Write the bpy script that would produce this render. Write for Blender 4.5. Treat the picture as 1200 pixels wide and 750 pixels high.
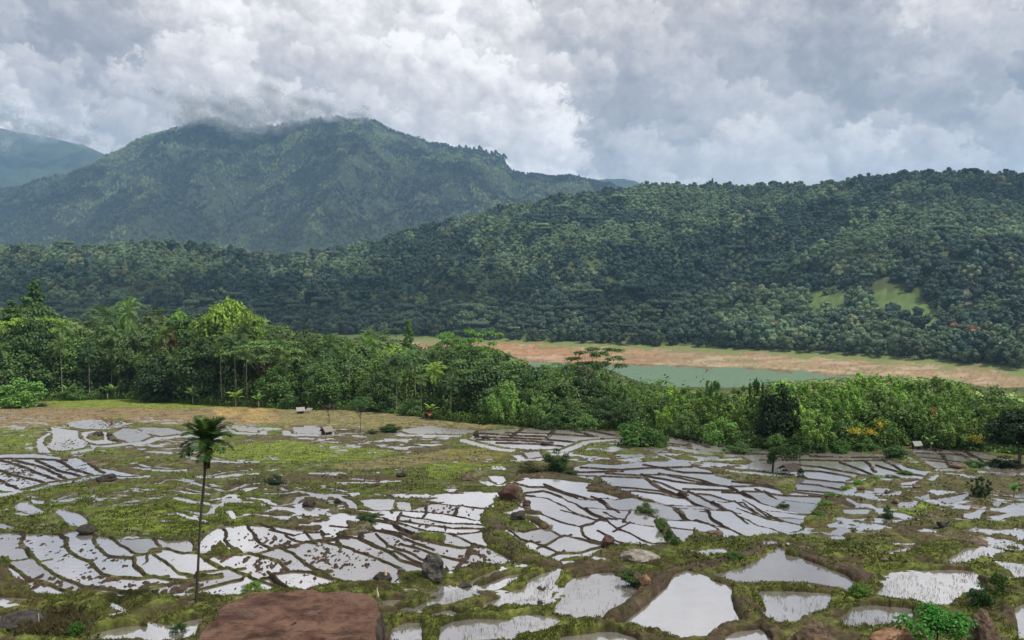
import bpy, math, random
import numpy as np
from mathutils import Vector

random.seed(7)
RNG = np.random.default_rng(11)
for o in list(bpy.data.objects):
    bpy.data.objects.remove(o)
SC = bpy.context.scene
COL = SC.collection

# ---------------------------------------------------------------- camera
F = 924.0                       # focal length in photo pixels (photo is 1200 x 750)
PITCH = math.atan(45 / 924.0)
cam_d = bpy.data.cameras.new('camera')
cam_d.sensor_width = 36.0
cam_d.lens = 36.0 * F / 1200.0
cam_d.clip_start = 0.2
cam_d.clip_end = 40000
cam = bpy.data.objects.new('camera', cam_d)
COL.objects.link(cam)
cam.location = (0, 0, 0)
cam.rotation_euler = (math.pi / 2 - PITCH, 0, 0)
SC.camera = cam

# ---------------------------------------------------------------- render settings
SC.view_settings.view_transform = 'Standard'
SC.view_settings.look = 'None'
SC.view_settings.gamma = 1
SC.view_settings.exposure = 0.0
SC.render.engine = 'CYCLES'
cy = SC.cycles
cy.max_bounces = 6; cy.diffuse_bounces = 2; cy.glossy_bounces = 2
cy.transmission_bounces = 3; cy.transparent_max_bounces = 48; cy.volume_bounces = 1
cy.caustics_reflective = False; cy.caustics_refractive = False
cy.sample_clamp_indirect = 4
cy.use_denoising = True

# ---------------------------------------------------------------- sun
SUN_EL, SUN_AZ = math.radians(60), math.radians(108)     # azimuth from +Y towards +X
sun_d = bpy.data.lights.new('sun', 'SUN')
sun_d.energy = 5.0
sun_d.angle = math.radians(1.2)
sun_d.color = (1.0, 0.955, 0.88)
sun = bpy.data.objects.new('sun', sun_d)
COL.objects.link(sun)
sdir = Vector((math.sin(SUN_AZ) * math.cos(SUN_EL), math.cos(SUN_AZ) * math.cos(SUN_EL), math.sin(SUN_EL)))
sun.rotation_euler = sdir.to_track_quat('Z', 'Y').to_euler()
sun.location = sdir * 500


# ---------------------------------------------------------------- node helpers
class NT:
    def __init__(self, tree):
        self.t = tree
        self.n = tree.nodes
        self.l = tree.links

    def node(self, typ, ins=None, **props):
        nd = self.n.new(typ)
        for k, v in props.items():
            setattr(nd, k, v)
        for k, v in (ins or {}).items():
            s = nd.inputs[k]
            if isinstance(v, bpy.types.NodeSocket):
                self.l.new(v, s)
            else:
                s.default_value = v
        return nd

    def m(self, op, a, b=0.0, c=0.0, clamp=False):
        nd = self.n.new('ShaderNodeMath'); nd.operation = op; nd.use_clamp = clamp
        for i, v in enumerate((a, b, c)):
            if isinstance(v, bpy.types.NodeSocket):
                self.l.new(v, nd.inputs[i])
            else:
                nd.inputs[i].default_value = v
        return nd.outputs[0]

    def v(self, op, a, b=(0, 0, 0), out=0):
        nd = self.n.new('ShaderNodeVectorMath'); nd.operation = op
        for i, q in enumerate((a, b)):
            if isinstance(q, bpy.types.NodeSocket):
                self.l.new(q, nd.inputs[i])
            else:
                nd.inputs[i].default_value = q
        return nd.outputs[out]

    def scale(self, a, f):
        nd = self.n.new('ShaderNodeVectorMath'); nd.operation = 'SCALE'
        self.l.new(a, nd.inputs[0])
        if isinstance(f, bpy.types.NodeSocket): self.l.new(f, nd.inputs['Scale'])
        else: nd.inputs['Scale'].default_value = f
        return nd.outputs[0]

    def noise(self, vec, sc, det=4, rough=0.5, dist=0.0):
        nd = self.node('ShaderNodeTexNoise', {'Scale': sc, 'Detail': det, 'Roughness': rough, 'Distortion': dist})
        if vec is not None: self.l.new(vec, nd.inputs['Vector'])
        return nd

    def mix(self, f, a, b, mode='MIX'):
        nd = self.n.new('ShaderNodeMix'); nd.data_type = 'RGBA'; nd.blend_type = mode
        for s, q in ((nd.inputs[0], f), (nd.inputs[6], a), (nd.inputs[7], b)):
            if isinstance(q, bpy.types.NodeSocket): self.l.new(q, s)
            else: s.default_value = q if not isinstance(q, tuple) or len(q) == 4 else (*q, 1)
        return nd.outputs[2]

    def smooth(self, x, a, b, lo=0.0, hi=1.0):
        nd = self.node('ShaderNodeMapRange', {'From Min': a, 'From Max': b, 'To Min': lo, 'To Max': hi}, interpolation_type='SMOOTHSTEP')
        self.l.new(x, nd.inputs['Value'])
        return nd.outputs[0]


# ---------------------------------------------------------------- world: Nishita sky behind a broken cumulus deck
world = bpy.data.worlds.new('World')
SC.world = world
world.use_nodes = True
world.node_tree.nodes.clear()
W = NT(world.node_tree)
sky = W.node('ShaderNodeTexSky', sky_type='NISHITA', sun_disc=False, sun_elevation=SUN_EL, sun_rotation=SUN_AZ)
sky.altitude = 500
dirv = W.v('NORMALIZE', W.node('ShaderNodeTexCoord').outputs['Generated'])


def pixdir(px, py):
    u, v = (px - 600) / F, (py - 375) / F
    d = Vector((u, math.cos(PITCH) - v * math.sin(PITCH), -math.sin(PITCH) - v * math.cos(PITCH)))
    return d.normalized()



# the cloud deck: lobes of cumulus laid out by direction and lit from the upper right; kept as a map of azimuth and elevation
def _hash(ix, iy, seed):
    h = (ix.astype(np.int64) * 374761393 + iy.astype(np.int64) * 668265263 + seed * 1442695041) & 0xFFFFFFFF
    h = ((h ^ (h >> 13)) * 1274126177) & 0xFFFFFFFF
    h = ((h ^ (h >> 16)) * 2246822519) & 0xFFFFFFFF
    return ((h ^ (h >> 13)) & 0xFFFFFF) / float(0xFFFFFF)


def gnoise(x, y, seed=0):
    """gradient noise, about -1..1"""
    ix = np.floor(x); iy = np.floor(y); fx = x - ix; fy = y - iy
    ux = fx * fx * fx * (fx * (fx * 6 - 15) + 10); uy = fy * fy * fy * (fy * (fy * 6 - 15) + 10)
    def g(dx, dy):
        a = _hash(ix + dx, iy + dy, seed) * 6.2832
        return np.cos(a) * (fx - dx) + np.sin(a) * (fy - dy)
    return 1.6 * ((g(0, 0) * (1 - ux) + g(1, 0) * ux) * (1 - uy) + (g(0, 1) * (1 - ux) + g(1, 1) * ux) * uy)
def gfbm(x, y, seed, oct=5, rough=.5):
    s = 0; a = 1.; t = 0
    for i in range(oct):
        s = s + a * gnoise(x * 2 ** i + 13.7 * i, y * 2 ** i + 5.1 * i, seed + 3 * i); t += a; a *= rough
    return s / t


BL = [(165, 95, 62, -.30), (110, 60, 40, -.12), (775, 150, 60, -.26), (930, 45, 95, -.34), (1150, 118, 50, -.36), (985, 110, 55, -.24), (1100, 100, 40, -.1),
      (330, 95, 45, -.14), (690, 30, 80, -.06), (1075, 38, 48, .26), (1180, 75, 26, .22), (1010, 60, 24, .16), (580, 80, 42, .22), (60, 150, 60, .12), (720, 160, 40, -.12), (690, 155, 50, -.08),
      (460, 70, 50, .14), (630, 190, 60, .14), (260, 50, 50, .10), (700, 90, 55, .02), (1110, 185, 90, -.12), (840, 120, 40, .16), (30, 40, 60, .06), (500, 20, 60, .12), (380, 30, 50, .08), (850, 20, 30, .12)]


def ctrl_field(px, py):
    wob_x = px + gfbm(px / 80, py / 70, 81, 4) * 60; wob_y = py + gfbm(px / 80, py / 70, 85, 4) * 50
    c = np.zeros(px.shape)
    for bx, by, br, amp in BL:
        c += amp * np.exp(-.8 * (((wob_x - bx) / br) ** 2 + ((wob_y - by) / (br * .8)) ** 2))
    return c


def clouds(A, E):
    px = 600 + A * F; py = 330 - E * F
    X0, X1, Y0, Y1 = px[0, 0], px[0, -1], py[0, 0], py[-1, 0]
    nx, ny = px.shape[1], px.shape[0]
    kx = (nx - 1) / (X1 - X0); ky = (ny - 1) / (Y1 - Y0)
    ctrl = ctrl_field(px, py)
    f1 = gfbm(px / 55, py / 45, 31, 7, .6); f2 = gfbm(px / 22, py / 18, 41, 6, .62)
    big = gfbm(px / 190, py / 120, 51, 4)
    S = .46 + .22 * big + .16 * f1 + ctrl * 1.0 + .07 * np.clip((py - 60) / 150, 0, 1)
    ex = gfbm(px / 26, py / 22, 61, 6, .66); ey = gfbm(px / 26, py / 22, 67, 6, .66)
    rng = np.random.default_rng(21)
    n = int(780 * (X1 - X0) / 1200 * max(1, (Y1 - Y0) / 340))
    R = 15 + 85 * rng.random(n) ** 1.9
    cx = rng.uniform(X0 - 40, X1 + 40, n); cy = rng.uniform(Y0 - 40, min(Y1, 345), n)
    # gather in clusters: jitter the small ones on to rims of large ones
    nbg = n // 16; R[:nbg] = 80 + 60 * rng.random(nbg)
    order = np.argsort(-R + rng.normal(size=n) * 11)
    bigs = order[:n // 7]
    for k in order[n // 7:]:
        if rng.random() < .8:
            b = bigs[rng.integers(len(bigs))]; a = rng.normal() * 1.25 - 1.15       # mostly on the upper right rim
            cx[k] = cx[b] + math.cos(a) * R[b] * 1.0; cy[k] = cy[b] + math.sin(a) * R[b] * .78
    bases = S
    for k in order:
        r = R[k] * (.55 + .45 * np.clip((330 - cy[k]) / 260, 0, 1))
        x0 = int(max(0, (cx[k] - 2.1 * r - X0) * kx)); x1 = int(min(nx, (cx[k] + 2.1 * r - X0) * kx))
        y0 = int(max(0, (cy[k] - 1.9 * r - Y0) * ky)); y1 = int(min(ny, (cy[k] + 1.9 * r - Y0) * ky))
        if x1 - x0 < 3 or y1 - y0 < 3: continue
        sl = (slice(y0, y1), slice(x0, x1))
        dx = (px[sl] - cx[k]) / r + ex[sl] * .75; dy = (py[sl] - cy[k]) / (r * .78) + ey[sl] * .75
        d = np.sqrt(dx * dx + dy * dy)
        q = np.clip(1 - d, 0, 1)
        soft_side = np.clip(.5 + .5 * (dx * -.35 + dy * .94), 0, 1)      # lower side melts away
        al = np.clip(q / (.10 + .75 * soft_side), 0, 1); al = al * al * (3 - 2 * al)
        side = np.clip((cx[k] - 560) / 300, 0, 1)
        wnd = np.clip(1.8 - np.hypot((px[sl] - cx[k]) / r, (py[sl] - cy[k]) / (r * .9)), 0, .5) * 2; al = al * wnd * wnd * (3 - 2 * wnd)
        al = al * (.80 - .40 * side * (cx[k] < 980)) * (.55 + .45 * rng.random()) * (.55 if r < 20 else 1.0)
        nz = np.sqrt(np.clip(1 - d * d, 0, 1))
        l = dx * .42 - dy * .80 + nz * .22
        c0 = ctrl[min(ny - 1, max(0, int((cy[k] - Y0) * ky))), min(nx - 1, max(0, int((cx[k] - X0) * kx)))]
        base = .425 + (big[min(ny - 1, max(0, int((cy[k] - Y0) * ky))), min(nx - 1, max(0, int((cx[k] - X0) * kx)))]) * .22 + c0 * 1.25 + rng.normal() * .035 + .05 * np.clip((cy[k] - 60) / 150, 0, 1)
        val = base + l * (.42 + .05 * (r < 25)) + f2[sl] * .13
        S[sl] = S[sl] * (1 - al) + val * al
    S = S + f2 * .035
    s = np.clip(S, -.2, 1.2)
    stops = [-.2, .10, .30, .50, .70, .88, 1.2]
    Rr = np.interp(s, stops, [.27, .35, .50, .70, .95, 1.19, 1.34]); Gc = np.interp(s, stops, [.258, .335, .475, .655, .89, 1.13, 1.27]); Bc = np.interp(s, stops, [.278, .36, .49, .65, .865, 1.09, 1.22])
    return np.stack([Rr, Gc, Bc], -1)


CW, CH = 1500, 750
az_ = np.radians(np.linspace(-45, 45, CW)); el_ = np.radians(np.linspace(42, -3, CH))
crgb = clouds(*np.meshgrid(az_, el_))
thin = np.clip((crgb[..., 2] - .30) * -3.0 + .15, .0, .25)
buf = np.concatenate([crgb, 1 - thin[..., None]], -1)[::-1].astype(np.float32)
cimg = bpy.data.images.new('cloud_deck', CW, CH, alpha=True, float_buffer=True)
cimg.colorspace_settings.name = 'Linear Rec.709'
cimg.alpha_mode = 'CHANNEL_PACKED'
cimg.pixels.foreach_set(buf.ravel()); cimg.update()
sep = W.node('ShaderNodeSeparateXYZ', {0: dirv})
azn = W.m('ARCTAN2', sep.outputs['X'], sep.outputs['Y'])
eln = W.m('ARCSINE', sep.outputs['Z'])
uu = W.m('ADD', W.m('DIVIDE', azn, math.radians(90)), .5)
vv = W.m('DIVIDE', W.m('ADD', eln, math.radians(3)), math.radians(45))
ct = W.node('ShaderNodeTexImage', image=cimg, extension='MIRROR', interpolation='Linear')
W.l.new(W.node('ShaderNodeCombineXYZ', {'X': uu, 'Y': vv, 'Z': 0.0}).outputs[0], ct.inputs['Vector'])
cloud = W.scale(ct.outputs['Color'], 10.0)
skyc = W.mix(ct.outputs['Alpha'], sky.outputs[0], cloud)
bg = W.node('ShaderNodeBackground', {'Color': skyc, 'Strength': 0.10})
W.l.new(bg.outputs[0], W.node('ShaderNodeOutputWorld').inputs['Surface'])


# ---------------------------------------------------------------- object helpers
def tag(o, label=None, cat=None, group=None, kind=None):
    if label: o['label'] = label
    if cat: o['category'] = cat
    if group: o['group'] = group
    if kind: o['kind'] = kind
    return o


def mesh_np(name, verts, faces, mat=None, smooth=False, mats=None, mat_idx=None):
    verts = np.asarray(verts, np.float32); faces = np.asarray(faces, np.int32)
    me = bpy.data.meshes.new(name)
    nf, k = faces.shape
    me.vertices.add(len(verts)); me.vertices.foreach_set('co', verts.ravel())
    me.loops.add(nf * k); me.loops.foreach_set('vertex_index', faces.ravel())
    me.polygons.add(nf)
    me.polygons.foreach_set('loop_start', np.arange(0, nf * k, k, dtype=np.int32))
    me.polygons.foreach_set('loop_total', np.full(nf, k, np.int32))
    if mat_idx is not None: me.polygons.foreach_set('material_index', np.asarray(mat_idx, np.int32))
    for mm in (mats or ([mat] if mat else [])): me.materials.append(mm)
    me.update(calc_edges=True)
    me.polygons.foreach_set('use_smooth', np.full(nf, bool(smooth)))
    return me


def link(name, data, parent=None, loc=(0, 0, 0), rz=0.0, sc=None):
    o = bpy.data.objects.new(name, data)
    COL.objects.link(o)
    o.location = loc; o.rotation_euler = (0, 0, rz)
    if sc is not None: o.scale = sc if hasattr(sc, '__len__') else (sc, sc, sc)
    if parent is not None: o.parent = parent
    return o


class MB:
    """collects quads into one mesh"""
    def __init__(self): self.v = []; self.f = []; self.n = 0
    def add(self, v, f):
        v = np.asarray(v, float); f = np.asarray(f, int)
        self.v.append(v); self.f.append(f + self.n); self.n += len(v)
    def box(self, c, s, rz=0.0):
        q = np.array([[x, y, z] for x in (-.5, .5) for y in (-.5, .5) for z in (-.5, .5)]) * np.array(s)
        a = math.cos(rz), math.sin(rz)
        q = np.stack([q[:, 0] * a[0] - q[:, 1] * a[1], q[:, 0] * a[1] + q[:, 1] * a[0], q[:, 2]], 1) + np.array(c)
        self.add(q, [[0, 1, 3, 2], [4, 6, 7, 5], [0, 4, 5, 1], [2, 3, 7, 6], [0, 2, 6, 4], [1, 5, 7, 3]])
    def tube(self, pts, rad, n=6):
        pts = np.asarray(pts, float); k = len(pts)
        rad = np.broadcast_to(rad, (k,))
        vs = []
        for i in range(k):
            t = pts[min(i + 1, k - 1)] - pts[max(i - 1, 0)]
            t = t / (np.linalg.norm(t) + 1e-9)
            a = np.cross(t, [0.3, 1, 0.1]); a /= np.linalg.norm(a) + 1e-9
            b = np.cross(t, a)
            for j in range(n):
                w = 2 * math.pi * j / n
                vs.append(pts[i] + rad[i] * (math.cos(w) * a + math.sin(w) * b))
        fs = [[i * n + j, i * n + (j + 1) % n, (i + 1) * n + (j + 1) % n, (i + 1) * n + j] for i in range(k - 1) for j in range(n)]
        vs.append(pts[0]); vs.append(pts[-1])
        c0, c1 = k * n, k * n + 1
        for j in range(n):
            fs.append([c0, c0, (j + 1) % n, j]); fs.append([c1, c1, (k - 1) * n + j, (k - 1) * n + (j + 1) % n])
        fs2 = [f for f in fs if f[0] != f[1]]
        cap = [(f[0], f[2], f[3]) for f in fs if f[0] == f[1]]
        self.add(vs, fs2)
        # caps as degenerate-free quads: split by adding midpoints
        base = self.n - len(vs)
        allv = np.concatenate([np.asarray(x) for x in self.v])
        for a_, b_, c_ in cap:
            A, B, C_ = base + a_, base + b_, base + c_
            mid = (allv[B] + allv[C_]) / 2
            self.v.append(mid[None]); self.f.append(np.array([[A, B, self.n, C_]])); self.n += 1
    def mesh(self, name, mat, smooth=False):
        return mesh_np(name, np.concatenate(self.v), np.concatenate(self.f), mat, smooth)
    def build(self, name, mat, parent=None, smooth=False, **k):
        return link(name, self.mesh(name, mat, smooth), parent, **k)


# ---------------------------------------------------------------- numpy noise
def vnoise(x, y, seed=0):
    x = np.asarray(x, float); y = np.asarray(y, float)
    ix = np.floor(x); iy = np.floor(y)
    fx = x - ix; fy = y - iy
    fx = fx * fx * fx * (fx * (fx * 6 - 15) + 10); fy = fy * fy * fy * (fy * (fy * 6 - 15) + 10)
    a = _hash(ix, iy, seed); b = _hash(ix + 1, iy, seed); c = _hash(ix, iy + 1, seed); d = _hash(ix + 1, iy + 1, seed)
    return (a * (1 - fx) + b * fx) * (1 - fy) + (c * (1 - fx) + d * fx) * fy


def fbm(x, y, seed=0, oct=4, rough=0.5):
    s = 0.0; amp = 1.0; tot = 0.0
    for i in range(oct):
        s = s + amp * vnoise(x * 2 ** i + 17.3 * i, y * 2 ** i - 9.1 * i, seed + i * 7)
        tot += amp; amp *= rough
    return s / tot          # about 0..1, mean .5


def sstep(x, a, b):
    t = np.clip((x - a) / (b - a), 0, 1)
    return t * t * (3 - 2 * t)


def tan_px(py):
    v = (np.asarray(py, float) - 375) / F
    return (math.sin(PITCH) + v * math.cos(PITCH)) / (math.cos(PITCH) - v * math.sin(PITCH))


def on_field(px, py):
    """photo pixel -> XY on the gently falling paddy valley"""
    t = tan_px(py); v = (np.asarray(py, float) - 375) / F
    Y = 13.0 / (t - 0.085)
    X = Y * (np.asarray(px, float) - 600) / F / (math.cos(PITCH) - v * math.sin(PITCH))
    return X, Y


def to_px(X, Y, Z):
    yc = Y * math.cos(PITCH) - Z * math.sin(PITCH)
    zc = Y * math.sin(PITCH) + Z * math.cos(PITCH)
    yc = np.maximum(yc, 1e-3)
    return 600 + F * X / yc, 375 - F * zc / yc


def ip(px, tab):
    return np.interp(px, [a for a, b in tab], [b for a, b in tab])


T_WL = [(-400, 700), (300, 690), (600, 681), (720, 660), (800, 647), (950, 604), (1100, 539), (1200, 498), (1700, 470)]
T_BK = [(-400, 960), (300, 950), (450, 925), (520, 896), (600, 848), (720, 800), (800, 770), (950, 703), (1100, 630), (1200, 567), (1700, 540)]
T_RR = [(-400, 280), (0, 293), (100, 293), (170, 288), (230, 291), (300, 302), (340, 304), (400, 296), (450, 284), (500, 270), (550, 257), (600, 243), (650, 235),
        (700, 229), (750, 223), (800, 220), (850, 222), (900, 220), (950, 222), (1000, 215), (1050, 209), (1100, 207), (1150, 208), (1200, 212), (1400, 235), (1700, 250)]
T_RY = [(-400, 1300), (0, 1300), (300, 1450), (600, 1750), (800, 1800), (1200, 1500), (1700, 1500)]


def height0(X, Y):
    """large shape of the land without small relief"""
    X = np.asarray(X, float); Y = np.asarray(Y, float)
    px = 600 + F * X / np.maximum(Y, 20.0)
    z = -(13 + 0.085 * Y)
    z = np.where(Y < 34, -np.interp(Y, [-10, 0, 5, 14, 25, 34], [1.5, 1.65, 4.3, 8.6, 13.4, 15.89]), z)
    wl = ip(px, T_WL); bk = ip(px, T_BK); ry = ip(px, T_RY); rz = (330 - ip(px, T_RR)) / F * ry - 6
    t1 = sstep(Y, 225, 440)
    z = np.where(Y > 225, (-(13 + 0.085 * 225)) * (1 - t1) + -74 * t1, z)
    z = np.where(Y > wl - 70, -74 + 4.0 * np.clip((Y - (wl - 70)) / 70, 0, 1) ** 0.8, z)
    z = np.where(Y > wl, -70 + 5.0 * (Y - wl) / (bk - wl), z)
    t = np.clip((Y - bk) / (ry - bk), 0, 1)
    g = 0.62 * t + 0.38 * sstep(t, 0.0, 1.05) - 0.05 * np.sin(math.pi * t)
    relief = (fbm(X / 260 + 3, Y / 330, 5, 4, 0.5) - 0.5) * 95 + (0.5 - np.abs(fbm(X / 170 + 0.3 * Y / 170, Y / 700, 23, 3) - 0.5) * 5) * 10
    z = np.where(Y > bk, -65 + (rz + 65) * g + relief * np.sin(math.pi * t) ** 0.8 * np.minimum(1, t * 3), z)
    td = sstep(Y, ry, ry + 1100)
    z = np.where(Y > ry, rz * (1 - td) - 62 * td, z)
    return z
HAZE_D = 7e-5
# ================================================================ THE FIELDS: traced cover, ponds and bunds (photo pixels put down on the valley floor)
# --- areas flooded and split by bunds
ZONES = [
 [(60,501),(75,503),(91,505),(92,513),(103,519),(98,525),(80,528),(66,529),(54,524),(60,518),(62,510)],
 [(44,515),(58,507),(60,509),(52,513),(50,520),(58,528),(60,531),(46,531),(43,523)],
 [(95,507),(110,505),(128,507),(130,515),(145,518),(128,520),(115,521),(100,517)],
 [(132,508),(145,502),(160,503),(178,511),(165,516),(150,518),(138,514)],
 [(160,501),(200,502),(215,507),(190,511),(170,508)],
 [(80,498),(100,494),(140,496),(150,500),(120,503),(90,502)],
 [(0,533),(40,532),(71,536),(70,540),(90,537),(112,548),(165,557),(150,558),(125,556),(104,557),(80,562),(50,566),(20,574),(0,576),(-60,580),(-60,533)],
 [(18,593),(25,590),(35,593),(53,599),(50,602),(35,601),(20,598)], [(37,586),(52,588),(48,591),(38,590)],
 [(62,601),(75,600),(95,604),(104,611),(98,617),(86,620),(80,614),(75,608)], [(0,614),(14,617),(26,619),(10,622),(-20,622),(-20,612)],
 [(422,587),(440,586),(462,586),(460,597),(445,597),(425,593)], [(465,590),(480,589),(480,598),(466,598)],
 [(458,600),(480,601),(480,606),(462,604)], [(415,594),(430,597),(455,599),(458,604),(430,602),(415,600)],
 [(-40,627),(0,627),(28,627),(55,628),(75,628),(90,625),(112,630),(120,631),(135,633),(150,634),(183,634),(190,636),(225,634),(232,640),(238,632),(250,624),(262,620),(285,621),
  (300,618),(320,617),(345,620),(372,621),(385,611),(400,605),(415,605),(440,606),(470,600),(513,590),(583,578),(586,585),(571,592),(574,612),(562,622),(580,640),(604,656),(590,661),(560,661),(545,664),(530,668),(500,672),
  (480,670),(460,680),(430,683),(395,686),(345,692),(300,693),(270,700),(245,694),(230,692),(190,697),(150,698),(130,697),(105,695),(95,697),(70,698),(45,697),(30,687),(15,682),(5,672),(12,668),(8,662),(0,653),(-40,645)],
 [(517,582),(535,580),(583,578),(586,584),(560,589),(520,589)],
 [(571,558),(590,559),(594,563),(585,567),(575,563)],
 [(598,566),(625,562),(650,563),(690,567),(712,575),(735,580),(712,566),(700,558),(672,556),(666,550),(690,543),(720,545),(760,541),(803,540),(812,546),(835,549),(862,548),(845,540),(850,530),(862,525),(900,524),
  (960,531),(1000,531),(1035,533),(1045,540),(1063,548),(1088,554),(1080,560),(1040,559),(1010,556),(990,564),(992,572),(972,580),(967,592),(960,610),(930,622),(880,628),(840,630),(815,622),(800,637),(770,642),
  (747,638),(712,642),(712,646),(690,652),(648,656),(622,646),(602,630),(587,622),(596,610),(588,600),(600,598),(613,590),(606,580)],
 [(1070,527),(1100,527),(1140,531),(1165,535),(1180,537),(1190,538),(1195,541),(1160,541),(1130,541),(1115,546),(1100,549),(1085,543),(1072,533)],
 [(562,506),(590,503),(640,503),(700,504),(720,507),(722,513),(700,514),(680,516),(655,526),(620,527),(590,524),(565,518),(550,514)],
 [(612,531),(632,530),(636,535),(620,537)],
 [(781,511),(800,510),(820,513),(830,517),(838,516),(855,520),(858,524),(845,530),(825,527),(810,525),(780,520)],
 [(505,499),(520,502),(560,505),(545,509),(505,508),(480,508),(470,504)],
 [(343,502),(375,502),(380,508),(345,507)], [(275,501),(300,503),(302,506),(280,505)], [(240,501),(262,500),(264,503),(242,504)],
 # foreground ponds
 [(718,729),(732,722),(750,710),(766,700),(778,690),(788,682),(804,678),(820,682),(840,688),(863,695),(865,708),(872,716),(874,728),(858,728),(840,736),(828,744),(814,748),(796,744),(770,738),(740,736),(720,732)],
 [(830,674),(850,672),(880,663),(905,653),(912,648),(916,653),(935,658),(960,665),(985,673),(1008,681),(1000,688),(993,693),(985,695),(975,692),(950,686),(905,684),(880,685),(868,688),(850,680)],
 [(888,698),(905,697),(960,698),(976,700),(975,706),(965,715),(945,722),(930,733),(912,730),(900,724),(897,712),(890,703)],
 [(648,721),(650,710),(662,698),(668,688),(680,682),(700,678),(720,677),(735,683),(748,693),(752,695),(735,708),(715,718),(700,724),(680,725),(660,723)],
 [(514,735),(530,731),(560,729),(600,727),(632,724),(660,731),(652,737),(625,744),(605,748),(598,754),(514,754)],
 [(458,738),(470,734),(494,732),(495,754),(456,754)],
 [(655,749),(700,744),(725,746),(750,752),(750,758),(650,758)],
 [(868,742),(890,741),(905,750),(905,758),(850,758),(850,747)],
 [(1025,694),(1042,683),(1046,675),(1062,674),(1100,673),(1135,674),(1150,682),(1156,688),(1150,694),(1130,697),(1112,707),(1095,709),(1075,705),(1040,702),(1025,700)],
 [(1078,660),(1110,656),(1130,645),(1150,644),(1166,650),(1155,653),(1140,660),(1120,663),(1090,661)],
 [(1166,664),(1185,663),(1200,664),(1225,668),(1225,678),(1195,677),(1182,670)],
 [(960,727),(985,724),(1000,714),(1020,713),(1050,714),(1072,716),(1070,730),(1050,736),(1030,735),(1005,742),(992,738),(985,730)],
 [(1188,716),(1200,712),(1225,714),(1225,752),(1195,752),(1188,730)],
 [(480,718),(490,711),(500,705),(520,698),(545,692),(560,696),(565,698),(545,706),(520,711),(495,716)],
 [(558,690),(575,683),(595,677),(612,675),(605,684),(597,688),(585,690),(565,692)],
 [(560,713),(570,705),(590,698),(605,693),(615,692),(620,684),(635,676),(655,673),(662,675),(650,688),(645,698),(636,702),(610,703),(590,708),(570,714)],
 [(495,724),(515,720),(530,717),(545,722),(530,725),(500,727)], [(575,718),(600,714),(606,716),(595,719)],
 [(540,685),(560,677),(580,670),(615,665),(620,667),(590,672),(565,680),(545,688)],
 [(812,650),(830,646),(850,649),(855,652),(830,652)], [(780,664),(800,665),(795,668),(782,668)], [(805,662),(835,660),(830,664),(808,665)],
 [(106,745),(120,741),(145,737),(170,736),(180,732),(200,735),(220,730),(240,729),(232,740),(222,754),(106,754)],
 [(0,724),(15,724),(18,727),(5,733),(-30,733),(-30,726)], [(65,717),(82,713),(80,717)], [(215,706),(232,704),(238,708),(240,712),(225,712)],
 [(122,722),(140,720),(144,724),(126,727)],
 [(445,703),(470,704),(472,707),(458,713),(447,711)], [(1030,650),(1045,646),(1065,645),(1060,651),(1040,652)],
 [(892,634),(905,634),(920,637),(915,641),(895,640)],
 # muddy plots at the right
 [(1024,572),(1045,573),(1040,577),(1026,577)], [(1078,581),(1088,579),(1090,584),(1080,585)], [(1094,576),(1106,577),(1106,581),(1096,581)],
 [(992,584),(1006,590),(1005,596),(993,593)], [(986,597),(1020,598),(1015,603),(990,603)], [(1098,585),(1136,579),(1135,583),(1110,590)],
 [(1050,590),(1075,588),(1070,595),(1055,595)], [(1125,593),(1137,592),(1135,597),(1127,596)], [(1162,591),(1175,588),(1170,595)],
 [(1002,620),(1015,615),(1036,618),(1030,622),(1008,621)], [(972,623),(985,619),(998,624),(985,627)], [(1002,624),(1028,624),(1020,627)],
 [(1130,602),(1150,600),(1148,608),(1132,607)], [(1133,622),(1145,616),(1142,621)], [(1055,566),(1078,564),(1070,568),(1056,568)], [(1160,605),(1200,600),(1210,603),(1165,609)],
 [(1000,608),(1018,607),(1012,611)], [(1034,612),(1056,611),(1054,615),(1036,615)], [(1192,622),(1210,620),(1210,634),(1194,634)], [(1155,548),(1176,549),(1172,552),(1158,551)], [(1180,551),(1192,551),(1190,554),(1181,553)],
]
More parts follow.
